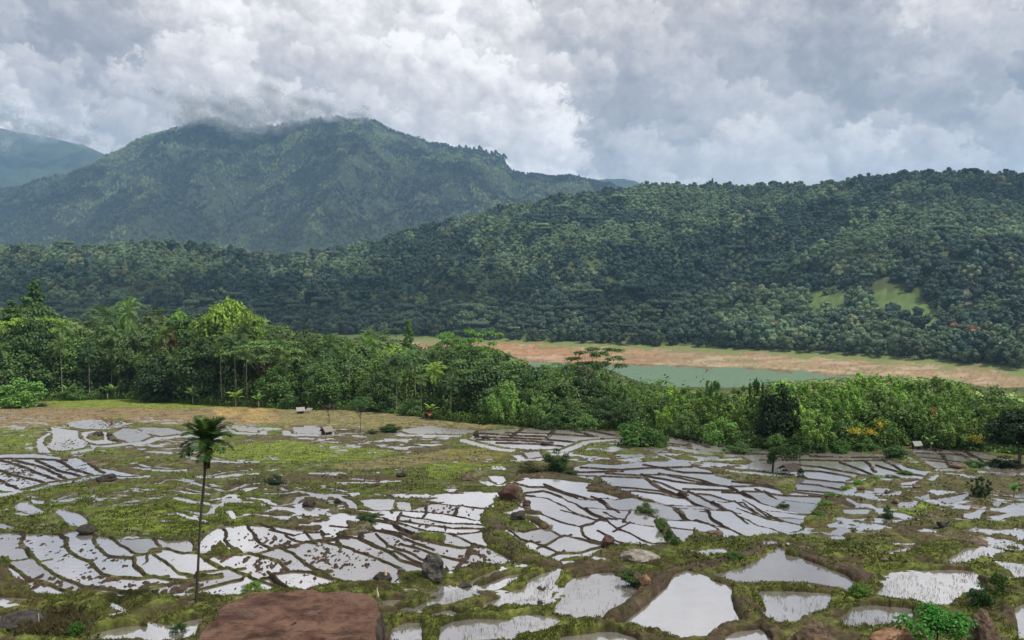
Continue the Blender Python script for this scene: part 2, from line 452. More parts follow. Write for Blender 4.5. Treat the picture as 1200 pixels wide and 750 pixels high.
# --- narrow flooded terraces drawn as lines (width in metres)
WLINES = [
 (0.55, [(120,581),(140,580),(160,582),(178,581)]), (0.5, [(134,577),(155,575),(175,578),(200,580),(215,578)]), (0.6, [(152,573),(175,575),(200,575),(225,578),(244,579)]),
 (0.6, [(187,568),(195,564),(210,564),(225,566),(245,571)]), (0.5, [(175,573),(205,571),(240,577)]), (1.0, [(205,584),(225,588),(244,590)]), (0.6, [(150,588),(160,587)]),
 (0.5, [(185,605),(200,604)]), (0.6, [(205,603),(220,607),(240,611),(260,613),(282,614)]), (0.5, [(215,598),(240,602)]), (0.5, [(245,557),(262,554),(288,552)]),
 (0.5, [(243,571),(265,575),(275,572),(290,568),(305,567),(325,569),(342,577)]), (0.7, [(312,580),(335,580),(350,578),(365,580),(370,583)]), (0.7, [(320,592),(345,589),(355,583),(375,582),(395,583),(410,588),(414,594)]),
 (0.5, [(313,600),(325,597),(350,600),(370,604)]), (0.8, [(360,598),(390,603)]), (0.5, [(276,607),(290,603),(310,604),(335,608)]), (0.8, [(240,592),(262,594)]), (0.9, [(250,585),(268,582)]),
 (0.7, [(270,590),(295,590)]), (0.5, [(292,584),(310,586),(320,590)]), (0.5, [(232,532),(240,535),(262,538)]), (0.8, [(276,539),(290,539)]), (0.6, [(186,548),(206,549)]), (0.6, [(376,552),(392,552)]),
 (0.7, [(164,545),(176,547)]), (0.5, [(386,573),(405,576)]), (0.6, [(410,562),(438,563)]), (0.6, [(268,588),(250,596),(245,602)]), (0.6, [(268,600),(275,606)]),
 (0.4, [(400,694),(430,690),(458,687)]), (0.35, [(450,694),(480,691)]), (0.3, [(458,720),(478,714)]), (0.5, [(-10,538),(12,540),(40,543)]), (0.5, [(70,584),(96,578),(104,577)]), (0.5, [(33,582),(46,583)]),
 (0.6, [(720,537),(748,534),(775,533),(800,542)]), (0.6, [(862,528),(878,535),(905,541)]), (0.6, [(180,610),(200,611)]),
]
# --- bunds (width in metres)
B = 0.5
BUNDS = [
 (B, [(0,540),(20,545),(45,555),(68,563)]), (B, [(20,541),(50,548),(75,560)]), (B, [(-30,546),(0,552),(25,560),(50,565)]), (B, [(45,541),(70,552),(92,558)]), (B, [(70,541),(85,550),(108,557)]),
 (B, [(100,541),(120,553)]), (B, [(0,538),(40,538),(72,540)]), (B, [(-30,560),(0,563),(18,572)]), (0.9, [(139,518),(130,516),(128,508)]),
 (.75, [(26,627),(25,637),(35,650),(43,660),(55,670),(75,680),(100,687),(135,690)]), (.4, [(12,662),(25,662),(43,659)]), (.75, [(70,628),(78,633),(80,642),(90,652),(105,658),(113,667),(120,673),(140,677),(165,677),(180,675)]),
 (.7, [(110,630),(112,640),(118,648),(135,654),(155,655),(170,653)]), (B, [(130,632),(143,642),(160,648),(180,649),(190,648)]), (.6, [(183,634),(188,642),(195,647),(215,652),(240,651)]),
 (B, [(172,654),(175,648),(190,648)]), (.6, [(155,655),(155,662),(170,670),(185,675),(200,678),(225,680),(240,678)]), (.5, [(185,657),(195,662),(215,670),(235,674)]),
 (.7, [(10,665),(25,676),(40,682),(65,687),(85,693),(100,697)]), (.7, [(225,634),(228,642),(232,650),(240,657),(252,662),(268,669),(278,674),(288,676)]), (B, [(240,672),(255,671),(268,669)]),
 (.6, [(262,620),(265,632),(275,645),(290,652),(310,656),(325,660),(338,668),(345,672),(370,670)]), (.7, [(288,618),(295,628),(305,635),(320,643),(330,646),(350,655),(368,664),(380,671)]),
 (.6, [(262,655),(285,654),(305,651),(325,646),(345,640),(360,636),(380,635)]), (.5, [(312,620),(330,626),(345,633),(360,636)]), (B, [(325,625),(345,628),(360,625),(370,625)]),
 (B, [(360,625),(365,633),(380,636),(395,640),(415,646),(440,655),(460,663)]), (B, [(378,625),(378,631),(395,632)]), (.8, [(396,628),(397,638)]), (B, [(398,630),(420,632),(430,638),(450,645),(465,655),(480,660)]),
 (B, [(420,618),(425,632)]), (B, [(445,629),(455,640),(475,648)]), (B, [(325,674),(345,672),(365,673),(385,678),(405,683)]), (B, [(318,674),(330,683),(345,691)]), (B, [(290,677),(310,684),(322,688)]),
 (B, [(240,690),(260,686),(285,681),(288,676)]), (.6, [(168,690),(200,684),(240,680)]),
 (B, [(400,598),(440,600),(480,600),(520,603),(555,609),(575,610)]), (B, [(480,607),(520,613),(560,615),(577,616)]), (B, [(430,610),(480,614),(510,617),(540,620),(565,620)]), (B, [(513,592),(545,595),(575,598)]),
 (B, [(540,593),(533,601)]), (B, [(480,590),(500,593),(513,590)]), (B, [(440,612),(480,618),(500,624),(530,627),(560,625),(570,620)]), (B, [(430,625),(450,622),(480,630),(510,637),(540,643),(552,642)]),
 (B, [(535,629),(555,637),(565,642),(585,643)]), (.9, [(552,642),(545,655),(540,660)]), (B, [(480,641),(510,650),(535,656)]), (B, [(480,650),(500,658),(515,665)]), (B, [(480,660),(493,664)]),
 (B, [(425,632),(440,640),(470,652),(490,660)]), (B, [(405,603),(420,605),(445,609),(470,612)]), (B, [(500,594),(498,604)]), (B, [(455,612),(470,620),(500,632)]), (B, [(470,604),(466,614)]), (B, [(400,618),(440,622),(470,630),(500,642)]),
 (.45, [(600,568),(608,570),(620,572),(640,573),(660,579),(680,585),(700,586)]), (.5, [(642,570),(660,576),(682,582),(700,585),(720,598)]), (.5, [(614,580),(636,578),(652,582),(672,590),(696,602),(710,607)]),
 (.45, [(615,583),(640,586),(655,591),(675,602),(697,608),(712,609)]), (.5, [(602,592),(615,596),(628,600),(650,610),(680,618),(696,614),(702,609),(714,609)]), (.35, [(664,600),(680,604),(700,609)]),
 (.45, [(646,624),(660,630),(680,633),(692,637),(700,638)]), (.45, [(598,624),(610,632),(625,637),(640,643),(657,648),(680,648),(698,643)]), (.35, [(602,641),(616,638),(621,637)]), (.35, [(638,640),(650,635),(662,630)]),
 (.4, [(655,648),(645,654)]), (.5, [(600,622),(615,625),(628,622),(636,620)]), (.5, [(683,620),(684,628),(690,633),(700,635)]),
 (.4, [(720,556),(740,557),(756,558),(790,558),(820,562),(840,569),(860,572),(890,571),(920,576),(960,580)]), (.4, [(700,560),(720,561),(756,562),(770,570),(790,578),(800,581)]),
 (.4, [(754,558),(762,564),(780,570),(804,578),(830,588),(848,592),(860,591)]), (.4, [(700,570),(720,572),(750,574),(772,576),(800,582),(814,590),(824,593)]), (.35, [(700,576),(726,578),(746,578),(772,580),(790,583)]),
 (.4, [(700,583),(720,588),(740,586),(760,587),(785,592),(812,593)]), (.4, [(764,590),(786,594),(796,598),(824,599),(856,602)]), (.4, [(796,598),(808,609),(830,614),(840,620)]),
 (.4, [(828,588),(844,594),(856,602),(872,611)]), (.35, [(800,580),(832,581),(860,588),(870,590),(884,600),(896,606)]), (.35, [(860,590),(880,600),(890,606),(905,608)]), (.35, [(874,588),(890,598),(910,608)]),
 (.35, [(860,574),(872,580),(892,590),(906,594),(920,598),(950,604)]), (.35, [(860,578),(900,580),(920,582),(960,583)]), (.35, [(890,576),(910,586),(940,589),(962,591)]), (.4, [(765,560),(800,566),(832,569)]),
 (.4, [(780,558),(816,564),(836,568)]), (.35, [(812,574),(846,575)]), (.35, [(700,597),(720,598),(748,600),(770,608)]),
 (.4, [(714,603),(732,610),(738,615),(768,619),(786,619),(810,622),(830,624)]), (.4, [(714,612),(724,620),(740,626),(754,633),(764,637),(784,638)]), (.35, [(705,625),(720,633),(732,638)]), (.4, [(752,600),(768,606),(774,611),(808,612)]),
 (.4, [(794,600),(806,608),(824,614),(840,617)]), (.4, [(828,600),(834,608),(848,616),(860,622),(874,628)]), (.35, [(832,601),(856,602),(868,608),(878,611),(890,616),(900,618),(912,622)]),
 (.35, [(872,600),(900,609),(920,611),(940,615),(950,615)]), (.3, [(890,600),(904,607),(930,608),(950,610)]), (.3, [(912,600),(930,602),(950,604)]), (.35, [(738,600),(733,610)]), (.35, [(738,615),(724,621)]),
 (.4, [(900,540),(960,540),(990,541),(1030,540)]), (.4, [(940,546),(960,548),(1000,555)]), (.4, [(930,552),(960,553),(1000,560)]), (.4, [(920,560),(960,564),(988,566)]), (.4, [(930,568),(960,570),(984,574)]), (.35, [(940,576),(980,578)]),
 (.3, [(960,583),(970,584)]), (.35, [(988,544),(1010,552),(1026,558)]), (.4, [(1016,542),(1024,552)]), (.35, [(1036,540),(1050,548),(1060,554)]), (.4, [(850,532),(880,533),(905,533)]), (.35, [(960,536),(1000,537),(1035,537)]),
 (.35, [(880,528),(910,529),(950,534)]), (.35, [(1030,547),(1050,553),(1075,557)]), (.35, [(905,556),(935,560)]), (.35, [(868,566),(900,570)]), (.4, [(690,549),(730,551),(760,549),(800,548)]), (.4, [(680,554),(720,553)]), (.35, [(760,546),(800,554),(850,556)]),
 (.4, [(1075,532),(1110,534),(1150,538)]), (.4, [(1080,537),(1115,540)]), (.4, [(1095,528),(1105,534),(1112,545)]), (.4, [(1115,529),(1138,540)]), (.4, [(1135,532),(1150,540)]), (.4, [(1086,541),(1110,543)]),
 (B, [(565,513),(600,514),(640,516),(665,518)]), (B, [(600,508),(640,509),(690,512)]), (B, [(590,520),(630,521),(655,523)]), (.45, [(610,504),(600,512)]), (.45, [(650,504),(640,515)]), (.45, [(670,505),(690,510)]), (.45, [(570,509),(600,511),(630,512)]),
 (B, [(785,515),(815,519),(828,524)]), (B, [(812,512),(806,522)]), (.45, [(785,520),(805,523)]), (.45, [(560,516),(610,517),(640,519)]), (.45, [(690,505),(715,510)]),
]
THICK = [  # bigger banks that cut flooded areas, coloured on their own (width, mossiness 0..1)
 (1.5, .9, [(588,585),(592,596),(578,598),(574,608),(580,620),(578,630),(586,642),(598,648),(612,654),(640,662)]), (1.1, .25, [(694,572),(712,576),(735,582),(752,586),(760,588)]), (1.2, .15, [(600,556),(640,553),(672,560),(700,566),(715,573),(730,580)]),
 (1.1, .1, [(720,724),(735,715),(755,699),(775,683),(790,674),(815,668),(860,660),(882,651),(905,645)]), (.9, .25, [(800,672),(830,680),(865,692)]), (1.1, .55, [(868,692),(870,706),(876,716),(882,728)]), (.8, .5, [(868,691),(905,690),(950,692),(985,697)]),
 (1.2, .1, [(912,645),(935,651),(965,662),(995,670),(1010,678)]), (.9, .8, [(772,611),(780,622),(788,632),(790,640)]), (.9, .5, [(605,604),(612,601),(628,602)]), (.8, .7, [(612,607),(625,609),(640,619)]),
 (1.6, .85, [(990,592),(975,585),(962,604),(952,616)]),
]
# --- dry islands inside flooded areas
ISLANDS = [
 [(808,546),(835,548),(860,549),(930,556),(936,566),(900,568),(870,564),(840,558),(832,552)], [(808,543),(840,537),(870,535),(884,541),(868,547),(835,548),(812,547)],
 [(240,652),(258,634),(262,640),(284,650),(270,654),(250,655)], [(597,566),(612,574),(616,588),(600,590),(588,580)],
 [(590,601),(605,603),(620,612),(632,620),(600,624),(586,618)], [(912,560),(932,562),(934,575),(920,580),(908,572)], [(104,508),(112,506),(122,508),(122,516),(108,517),(101,513)],
 [(480,628),(500,626),(524,629),(522,636),(500,633)], [(405,612),(430,612),(440,620),(410,622)], [(396,628),(402,622),(430,620),(425,626)],
]
# --- patchy wet ground: share of water
SPARSE = [
 (.30, [(150,515),(215,507),(250,512),(240,532),(160,530),(140,522)]), (.33, [(330,508),(400,503),(500,506),(530,520),(480,531),(400,528),(350,515)]),
 (.07, [(100,560),(160,545),(240,535),(480,545),(565,560),(500,585),(400,588),(240,604),(120,600)]), (.24, [(985,566),(1090,546),(1230,545),(1230,645),(960,625),(965,600)]),
 (.34, [(720,530),(800,510),(870,520),(905,545),(830,548),(780,541),(720,541)]), (.25, [(-40,478),(60,488),(130,488),(215,500),(80,503),(-40,505)]), (.12, [(290,590),(420,597),(400,618),(290,618),(270,600)]),
 (.5, [(140,682),(230,680),(300,675),(240,702),(130,699)]), (.06, [(-40,700),(240,700),(200,735),(-40,735)]), (.10, [(440,660),(900,640),(900,735),(480,735)]), (.10, [(920,625),(1230,600),(1230,700),(960,700)]),
 (.30, [(0,575),(0,600),(40,600),(60,580),(30,572)]), (.12, [(-60,560),(20,590),(120,600),(60,625),(-60,625)]), (.40, [(640,527),(720,531),(720,541),(660,541)]), (.25, [(640,528),(780,520),(780,540),(640,540)]),
 (.28, [(480,590),(440,580),(560,572),(570,580),(510,588)]), (.45, [(700,515),(780,510),(780,520),(730,525)]), (.45, [(150,487),(215,492),(330,500),(330,508),(200,503)]),
]
# --- speckled water: (px, py, rx, ry, strength)
SPECK = [(80,520,22,9,.6), (160,505,30,7,.4), (20,555,40,16,.7), (90,548,25,8,.6), (30,640,40,14,.45), (90,650,60,20,.38), (160,660,60,14,.4), (45,684,38,9,1.0), (95,690,45,6,1.0), (105,662,10,9,.8),
         (120,678,50,6,.8), (200,688,60,9,.95), (215,692,40,6,.9), (262,650,32,14,.9), (310,662,45,9,.8), (325,640,30,12,.75), (300,630,26,8,.6), (395,655,60,22,.65), (350,680,30,6,.45), (400,622,26,6,.5),
         (530,600,50,8,.62), (560,650,40,12,.72), (480,640,60,12,.55), (510,615,60,14,.45), (480,655,40,8,.5), (640,690,25,10,.45), (600,510,60,8,.2), (820,520,40,8,.4), (540,505,40,6,.4),
         (1060,725,30,8,.25), (440,592,50,8,.35), (790,515,20,5,.3), (130,498,40,5,.7)]
# --- ground cover: (kind, polygon); kinds: g green grass, b bright grass, o ochre, y yellow-ochre, m mud, d olive drab
COVER = [
 ('b', [(50,464),(150,464),(240,474),(330,478),(400,478),(330,481),(240,481),(170,478),(60,478)]), ('o', [(-60,468),(60,478),(170,478),(330,480),(330,497),(270,500),(215,500),(130,492),(60,500),(-60,504)]),
 ('y', [(284,477),(310,478),(316,484),(304,496),(284,494),(288,486)]), ('y', [(250,478),(282,478),(284,486),(272,489),(252,487)]), ('y', [(318,485),(325,486),(322,493),(308,494)]), ('d', [(325,476),(480,480),(590,498),(560,507),(400,506),(330,502)]),
 ('m', [(140,505),(260,503),(250,532),(140,532)]), ('m', [(330,502),(420,502),(530,508),(520,530),(400,530),(330,512)]), ('g', [(-60,503),(45,504),(43,522),(45,531),(-60,532)]), ('m', [(215,545),(245,537),(312,545),(300,551),(240,557),(220,556)]),
 ('d', [(380,545),(440,541),(520,527),(600,527),(560,533),(480,549),(400,553)]), ('y2', [(520,530),(560,524),(605,528),(590,538),(560,550),(530,545)]), ('m', [(960,575),(1010,560),(1230,546),(1230,600),(1100,620),(960,640)]),
 ('m', [(285,586),(420,597),(440,640),(200,700),(120,700),(30,690),(240,650)]), ('b', [(955,618),(962,600),(975,578),(1000,565),(1025,562),(1050,553),(1060,557),(1012,572),(988,590),(975,612)]),
 ('b', [(1045,596),(1080,588),(1100,598),(1065,606),(1040,604)]), ('m', [(600,545),(672,540),(690,548),(672,558),(700,563),(650,565),(605,560)]), ('b', [(500,545),(560,545),(600,545),(570,560),(500,562)]),
 ('g', [(0,578),(60,570),(260,570),(330,585),(280,625),(180,632),(60,622),(0,605)]), ('b', [(130,590),(240,610),(230,625),(150,625),(110,605)]), ('b', [(100,714),(200,704),(215,722),(150,730),(100,728)]),
 ('o2', [(-60,692),(40,700),(60,712),(40,722),(-60,726)]), ('b', [(985,712),(1000,690),(1025,683),(1015,705),(995,714)]), ('m', [(620,545),(560,562),(540,560),(545,552)]), ('m', [(330,612),(330,700),(500,680),(600,660),(420,610)]),
 ('b', [(240,525),(330,515),(470,530),(440,540),(330,545),(250,540)]),
]
CC = {'g': (.102, .138, .018), 'b': (.140, .190, .024), 'o': (.20, .145, .072), 'y': (.30, .22, .08), 'y2': (.15, .14, .035), 'm': (.078, .057, .036), 'd': (.17, .15, .062), 'o2': (.20, .15, .055)}


def inpoly(px, py, poly):
    res = np.zeros(px.shape, bool)
    n = len(poly)
    for i in range(n):
        x1, y1 = poly[i]; x2, y2 = poly[(i + 1) % n]
        if y1 == y2: continue
        c = ((y1 > py) != (y2 > py)) & (px < (x2 - x1) * (py - y1) / (y2 - y1) + x1)
        res ^= c
    return res


# ---------------------------------------------------------------- the grid of the ground
OFF = 8.0
s_in = np.linspace(-0.70, 0.70, 1161)
s_out = 0.70 + np.cumsum(np.linspace(0.0015, 0.03, 42))
S = np.concatenate([-s_out[::-1], s_in, s_out])
rows = np.concatenate([np.linspace(-6, 32.5, 60)[:-1],
                       1 / np.linspace(1 / 32.5, 1 / 232., 860),
                       np.geomspace(234, 1000, 140)[0:], np.linspace(1006, 2900, 190), np.geomspace(2950, 10500, 40)])
NR, NC = len(rows), len(S)
GY = np.repeat(rows[:, None], NC, 1)
GX = S[None, :] * (GY + OFF)
GZ0 = height0(GX, GY)
GPX, GPY = to_px(GX, GY, GZ0)
r0 = int(np.searchsorted(rows, 32.4)); r1 = int(np.searchsorted(rows, 231.9))
X, Y, H0 = GX[r0:r1], GY[r0:r1], GZ0[r0:r1]
# small warp so that traced edges wander like real banks
k = 924.0 / Y
wx = (fbm(X / 1.5, Y / 2.4, 31, 3) - .5) * .30 * k
wy = (fbm(X / 1.8 + 9, Y / 1.9, 37, 3) - .5) * .55 * k * (13 / Y)
PX, PY = GPX[r0:r1] + wx, GPY[r0:r1] + wy


def poly_mask(poly, qx=None, qy=None):
    qx = PX if qx is None else qx; qy = PY if qy is None else qy
    out = np.zeros(qx.shape, bool)
    a = np.array(poly, float)
    m = (qx > a[:, 0].min()) & (qx < a[:, 0].max()) & (qy > a[:, 1].min()) & (qy < a[:, 1].max())
    ii = np.nonzero(m)
    if len(ii[0]): out[ii] = inpoly(qx[ii], qy[ii], poly)
    return out


rsub = rows[r0:r1]
WX = X + (fbm(X / 1.3, Y / 1.8, 41, 3) - .5) * .38
WY = Y + (fbm(X / 1.6 + 5, Y / 1.6, 43, 3) - .5) * .5


def line_dist(pts, reach, ext=0.0):
    """distance in metres from grid points to a traced line: list of (index, dist)"""
    P = np.array([on_field(a, b) for a, b in pts], float)
    if ext:                                              # run the ends on into the next bank
        for a_, b_ in ((0, 1), (-1, -2)):
            d_ = P[a_] - P[b_]; P[a_] = P[a_] + d_ / (np.hypot(*d_) + 1e-9) * ext
    D = np.full(X.shape, 99.0, np.float32)
    for (ax, ay), (bx_, by_) in zip(P[:-1], P[1:]):
        y0, y1 = min(ay, by_) - reach - 1, max(ay, by_) + reach + 1
        i0, i1 = np.searchsorted(rsub, y0), np.searchsorted(rsub, y1)
        if i1 <= i0: continue
        c0 = min((min(ax, bx_) - reach - 1) / (y0 + OFF), (min(ax, bx_) - reach - 1) / (y1 + OFF))
        c1 = max((max(ax, bx_) + reach + 1) / (y0 + OFF), (max(ax, bx_) + reach + 1) / (y1 + OFF))
        j0, j1 = np.searchsorted(S, c0), np.searchsorted(S, c1)
        if j1 <= j0: continue
        sx, sy = WX[i0:i1, j0:j1], WY[i0:i1, j0:j1]
        dx, dy = bx_ - ax, by_ - ay
        t = np.clip(((sx - ax) * dx + (sy - ay) * dy) / (dx * dx + dy * dy + 1e-9), 0, 1)
        d = np.hypot(sx - ax - t * dx, sy - ay - t * dy)
        D[i0:i1, j0:j1] = np.minimum(D[i0:i1, j0:j1], d)
    return D


flood = np.zeros(X.shape, bool)
for z in ZONES: flood |= poly_mask(z)
for z in ISLANDS: flood &= ~poly_mask(z)
wvar = .88 + .3 * fbm(X / 2.0, Y / 2.0, 51, 2)
bund = np.full(X.shape, 9.0, np.float32)               # distance / half width
for w, pts in BUNDS:
    # far bunds are seen edge-on: keep them at least a pixel tall
    D = line_dist(pts, 1.4, .9)
    hw = (w * .135 + .064 * (Y / 60.0) ** 2) * wvar
    bund = np.minimum(bund, D / hw)
moss = np.zeros(X.shape, np.float32)
thick = np.full(X.shape, 9.0, np.float32)
for w, ms, pts in THICK:
    D = line_dist(pts, 2.2)
    q = D / (w * .5 * wvar)
    moss = np.where(q < thick, ms, moss); thick = np.minimum(thick, q)
wl_ = np.zeros(X.shape, bool)
for w, pts in WLINES:
    wl_ |= line_dist(pts, 1.5) < np.maximum(w * .40, .27) * (.6 + .8 * fbm(X / 3, Y / 3, 61, 2))
open_w = (flood & (bund > 1) & (thick > 1)) | wl_
# fields outside the traced frame: plots drawn by cellular lines so that the place goes on
outside = (PX < -35) | (PX > 1225)
cell = np.abs(fbm(X / 14, Y / 5, 71, 2) * 6 % 1 - .5)
open_w |= outside & (cell > .12) & (fbm(X / 30, Y / 20, 73, 2) > .50) & (Y < 140)

# connected plots share one level
LAB = np.where(open_w, np.arange(open_w.size).reshape(open_w.shape), -1)
flatl = None
for it in range(400):
    old = LAB.copy()
    a = LAB
    for sh, ax in ((1, 0), (-1, 0), (1, 1), (-1, 1)):
        b_ = np.roll(a, sh, ax)
        if ax == 0:
            if sh == 1: b_[0] = -1
            else: b_[-1] = -1
        else:
            if sh == 1: b_[:, 0] = -1
            else: b_[:, -1] = -1
        a = np.where(open_w, np.maximum(a, b_), -1)
    fl = a.ravel()
    for _ in range(2):
        fl = np.where(fl >= 0, fl[np.maximum(fl, 0)], -1)
        fl = np.maximum(fl, a.ravel())
    LAB = fl.reshape(a.shape)
    if (LAB == old).all(): break
lab = LAB.ravel(); on = lab >= 0
uniq, inv = np.unique(lab[on], return_inverse=True)
hh = H0.ravel()[on]
cnt = np.bincount(inv); mean = np.bincount(inv, hh) / cnt
mx = np.full(len(cnt), -1e9); np.maximum.at(mx, inv, hh)
mn = np.full(len(cnt), 1e9); np.minimum.at(mn, inv, hh)
rng_ = mx - mn
kk = sstep(rng_, 0.7, 1.2)                                # long chains of plots step down with the valley
lev = np.full(X.size, -1e9)
flat_ = (1 - kk[inv]) * np.where(Y.ravel()[on] > 50, .55, 1.0)
lev[on] = (1 - flat_) * hh + flat_ * mean[inv]
LEV = lev.reshape(X.shape)
print('plots', len(cnt), 'iterations', it)


def dilate(A, n):
    for _ in range(n):
        for sh, ax in ((1, 0), (-1, 0), (1, 1), (-1, 1)):
            b_ = np.roll(A, sh, ax)
            if ax == 0: b_[0 if sh == 1 else -1] = -1e9
            else: b_[:, 0 if sh == 1 else -1] = -1e9
            A = np.where(A > -1e8, A, b_)
    return A


LEVD = dilate(LEV, 3)
LEVW = dilate(LEV, 10)
LEVM = LEV.copy()
for _ in range(5):
    LEVM = np.maximum.reduce([LEVM, np.roll(LEVM, 1, 0), np.roll(LEVM, -1, 0), np.roll(LEVM, 1, 1), np.roll(LEVM, -1, 1)])
land = LEV < -1e8
wet = np.zeros(X.shape)
for fr, poly in SPARSE: wet = np.maximum(wet, fr * poly_mask(poly))
wet = np.maximum(wet, .035 * ((Y > 48) & (Y < 165)))
for _ in range(6):
    wet = (wet + np.roll(wet, 1, 0) + np.roll(wet, -1, 0) + np.roll(wet, 3, 1) + np.roll(wet, -3, 1)) / 5
streak = fbm(X / 2.0 + .15 * Y, Y / 1.9, 81, 5, .6)
sp = np.zeros(X.shape)
for ax, ay, rx, ry, st in SPECK:
    d2 = ((PX - ax) / rx) ** 2 + ((PY - ay) / ry) ** 2
    sp = np.maximum(sp, st * np.exp(-d2 ** 1.2 * 0.8))
pat = fbm(X / .24, Y / .5, 91, 3, .62)
# threshold so that the speckle share follows its strength
thr = .89 - .48 * sp
mudpoke = np.clip((pat - thr) * .8, -.10, .10)
rough_l = (fbm(X / .5, Y / .5, 101, 3) - .5)
humm = (fbm(X / 3.2, Y / 3.2, 103, 3) - .5)
near_f = sstep(Y, 70, 38)
landrel = .07 + .10 * rough_l + .16 * np.maximum(humm, 0) + near_f * (.22 + .30 * rough_l + .28 * np.maximum(humm, -.1))
# wet share in patchy ground: puddles where the streak noise is low
q = np.quantile(streak, [.02, .05, .1, .15, .2, .25, .3, .35, .4, .5, .6]); qs = [.02, .05, .1, .15, .2, .25, .3, .35, .4, .5, .6]
tw = np.interp(wet, [0] + qs, [-1] + list(q))
sparse_rel = np.clip((streak - tw) * 1.6, -.10, .5)
is_sp = (wet > .02) & land
base_lvl = np.where(LEVW > -1e8, np.maximum(LEVW, H0 - .25), H0)
G = np.where(land, base_lvl + landrel, LEV - .07 + np.where(mudpoke > -.02, mudpoke + .06, 0))
G = np.where(is_sp & ~(bund < 1) & ~(thick < 1.2), np.minimum(G, H0 + sparse_rel - 0.0), G)
# banks in flooded areas
inb = flood & (bund < 1)
top = np.where(LEVM > -1e8, np.minimum(LEVM, H0 + .6), H0)
G = np.where(inb, top + .05 * np.sqrt(np.maximum(0, 1 - bund ** 2)) + .025 + .03 * rough_l + near_f * .05, G)
G = np.where(thick < 1, np.maximum(top, H0 - .1) + (.12 + near_f * .26) * np.sqrt(np.maximum(0, 1 - thick ** 2)) + .06 * rough_l + .03, G)
hard = open_w.astype(float)
# ease the banks
for _ in range(2):
    Gs = (G * 2 + np.roll(G, 1, 0) + np.roll(G, -1, 0) + np.roll(G, 1, 1) + np.roll(G, -1, 1)) / 6
    Gs[0] = G[0]; Gs[-1] = G[-1]; Gs[:, 0] = G[:, 0]; Gs[:, -1] = G[:, -1]
    G = np.where(land & (near_f > .02), Gs, G)
e = np.minimum(1, np.minimum((Y - rsub[0]) / 1.0, (rsub[-1] - Y) / 8.0))
G = H0 * (1 - e) + G * e
GZ = GZ0.copy()
# relief elsewhere
far_n = (fbm(GX / 1.6, GY / 1.6, 111, 4) - .5) * .7 * (GY < 32.4) * np.clip(GY / 6, 0, 1)
mid_n = (fbm(GX / 14, GY / 14, 113, 4) - .5) * 2.5 * sstep(GY, 232, 300)
GZ = GZ + far_n + mid_n * np.where(GZ0 < -71, .3, 1)
GZ[r0:r1] = G

# ---------------------------------------------------------------- colours of the ground cover
n1 = fbm(X / 6, Y / 6, 121, 4, .6); n2 = fbm(X / 1.4, Y / 1.8, 123, 4, .65); n3 = fbm(X / .35, Y / .5, 127, 3, .6)
colr = np.empty(X.shape + (3,))
gbase = np.array([.092, .116, .022]); mbase = np.array([.082, .066, .034])
t = sstep(n1 * .6 + n2 * .4, .34, .54)[..., None]
colr[:] = gbase * t + mbase * (1 - t)
JX, JY = PX + (n2 - .5) * 16, PY + (n2 - .5) * 5 + (n1 - .5) * 3
for kind, poly in COVER:
    m = poly_mask(poly, JX, JY).astype(float)
    for _ in range(3): m = (m * 2 + np.roll(m, 1, 0) + np.roll(m, -1, 0) + np.roll(m, 2, 1) + np.roll(m, -2, 1)) / 6
    mm = (m * (.62 + .38 * sstep(n2, .3, .55)) * (.62 if kind == 'm' else 1))[..., None]
    colr = colr * (1 - mm) + np.array(CC[kind]) * mm
mudc = np.array([.042, .031, .021]); dryc = np.array([.15, .118, .08]); mossc = np.array([.082, .092, .018])
mudv = mudc * (1 - n3[..., None]) + np.array([.082, .058, .038]) * n3[..., None]
colr = np.where(inb[..., None], mudv * .36, colr)
b2 = ((bund < 1.0) & ~flood & False)[..., None]
tk = (thick < 1.15)[..., None]
ms = (moss[..., None] * 1.3 * sstep(n2, .35, .6)[..., None]).clip(0, 1)
colr = np.where(tk, mudv * 1.0 * (1 - ms) + mossc * ms * 1.2, colr)
colr = np.where(~land[..., None], mudv * .95, colr)
terr = np.abs(((Y / 3.4 + X / 40 + fbm(X / 16, Y / 12, 141, 3) * 7) % 1) - .5) * 2
lineT = (sstep(terr, .80, .92) * (Y > 50) * land * (n1 > .36))[..., None]
colr = colr * (1 - lineT * .6) + mudc * lineT * .6
# waterside mud rim on low ground
relh = (G - np.where(LEVD > -1e8, LEVD, H0))
rim = ((LEVD > -1e8) & land & (relh < .10))[..., None]
colr = np.where(rim & ~tk, colr * .45 + mudv * .55, colr)
spm = (is_sp & (sparse_rel < .07))[..., None]
colr = np.where(spm, colr * .35 + mudv * .65, colr)
# foreground: moss and dead grass mix
fg = (sstep(PY, 628, 660) * land)[..., None]
olive = np.array([.098, .112, .024]) * n3[..., None] * 1.7; brn = np.array([.058, .042, .024])
tt = sstep(n2 * .5 + n1 * .5, .35, .54)[..., None]
colr = np.where(tk, colr, colr * (1 - fg * .75) + (olive * tt + brn * (1 - tt)) * fg * .75)
n4 = fbm(X / .8 + 50, Y / 2.0, 151, 3, .7)
colr *= ((.66 + .68 * n3) * (.62 + .76 * n4))[..., None]
fleck = (sstep(fbm(X / .9, Y / 2.2, 153, 3, .65), .66, .72) * land * (Y > 50) * (~tk[..., 0]))[..., None]
colr = colr * (1 - fleck * .5) + np.array([.20, .175, .13]) * fleck * .5
CALL = np.zeros(GX.shape + (3,)); CALL[:] = (.055, .07, .022)
nn = fbm(GX / 3, GY / 3, 131, 4)[..., None]
hillside = (GY < 33)[..., None]
CALL = np.where(hillside, np.array([.09, .10, .026]) * nn + np.array([.10, .072, .045]) * (1 - nn), CALL)
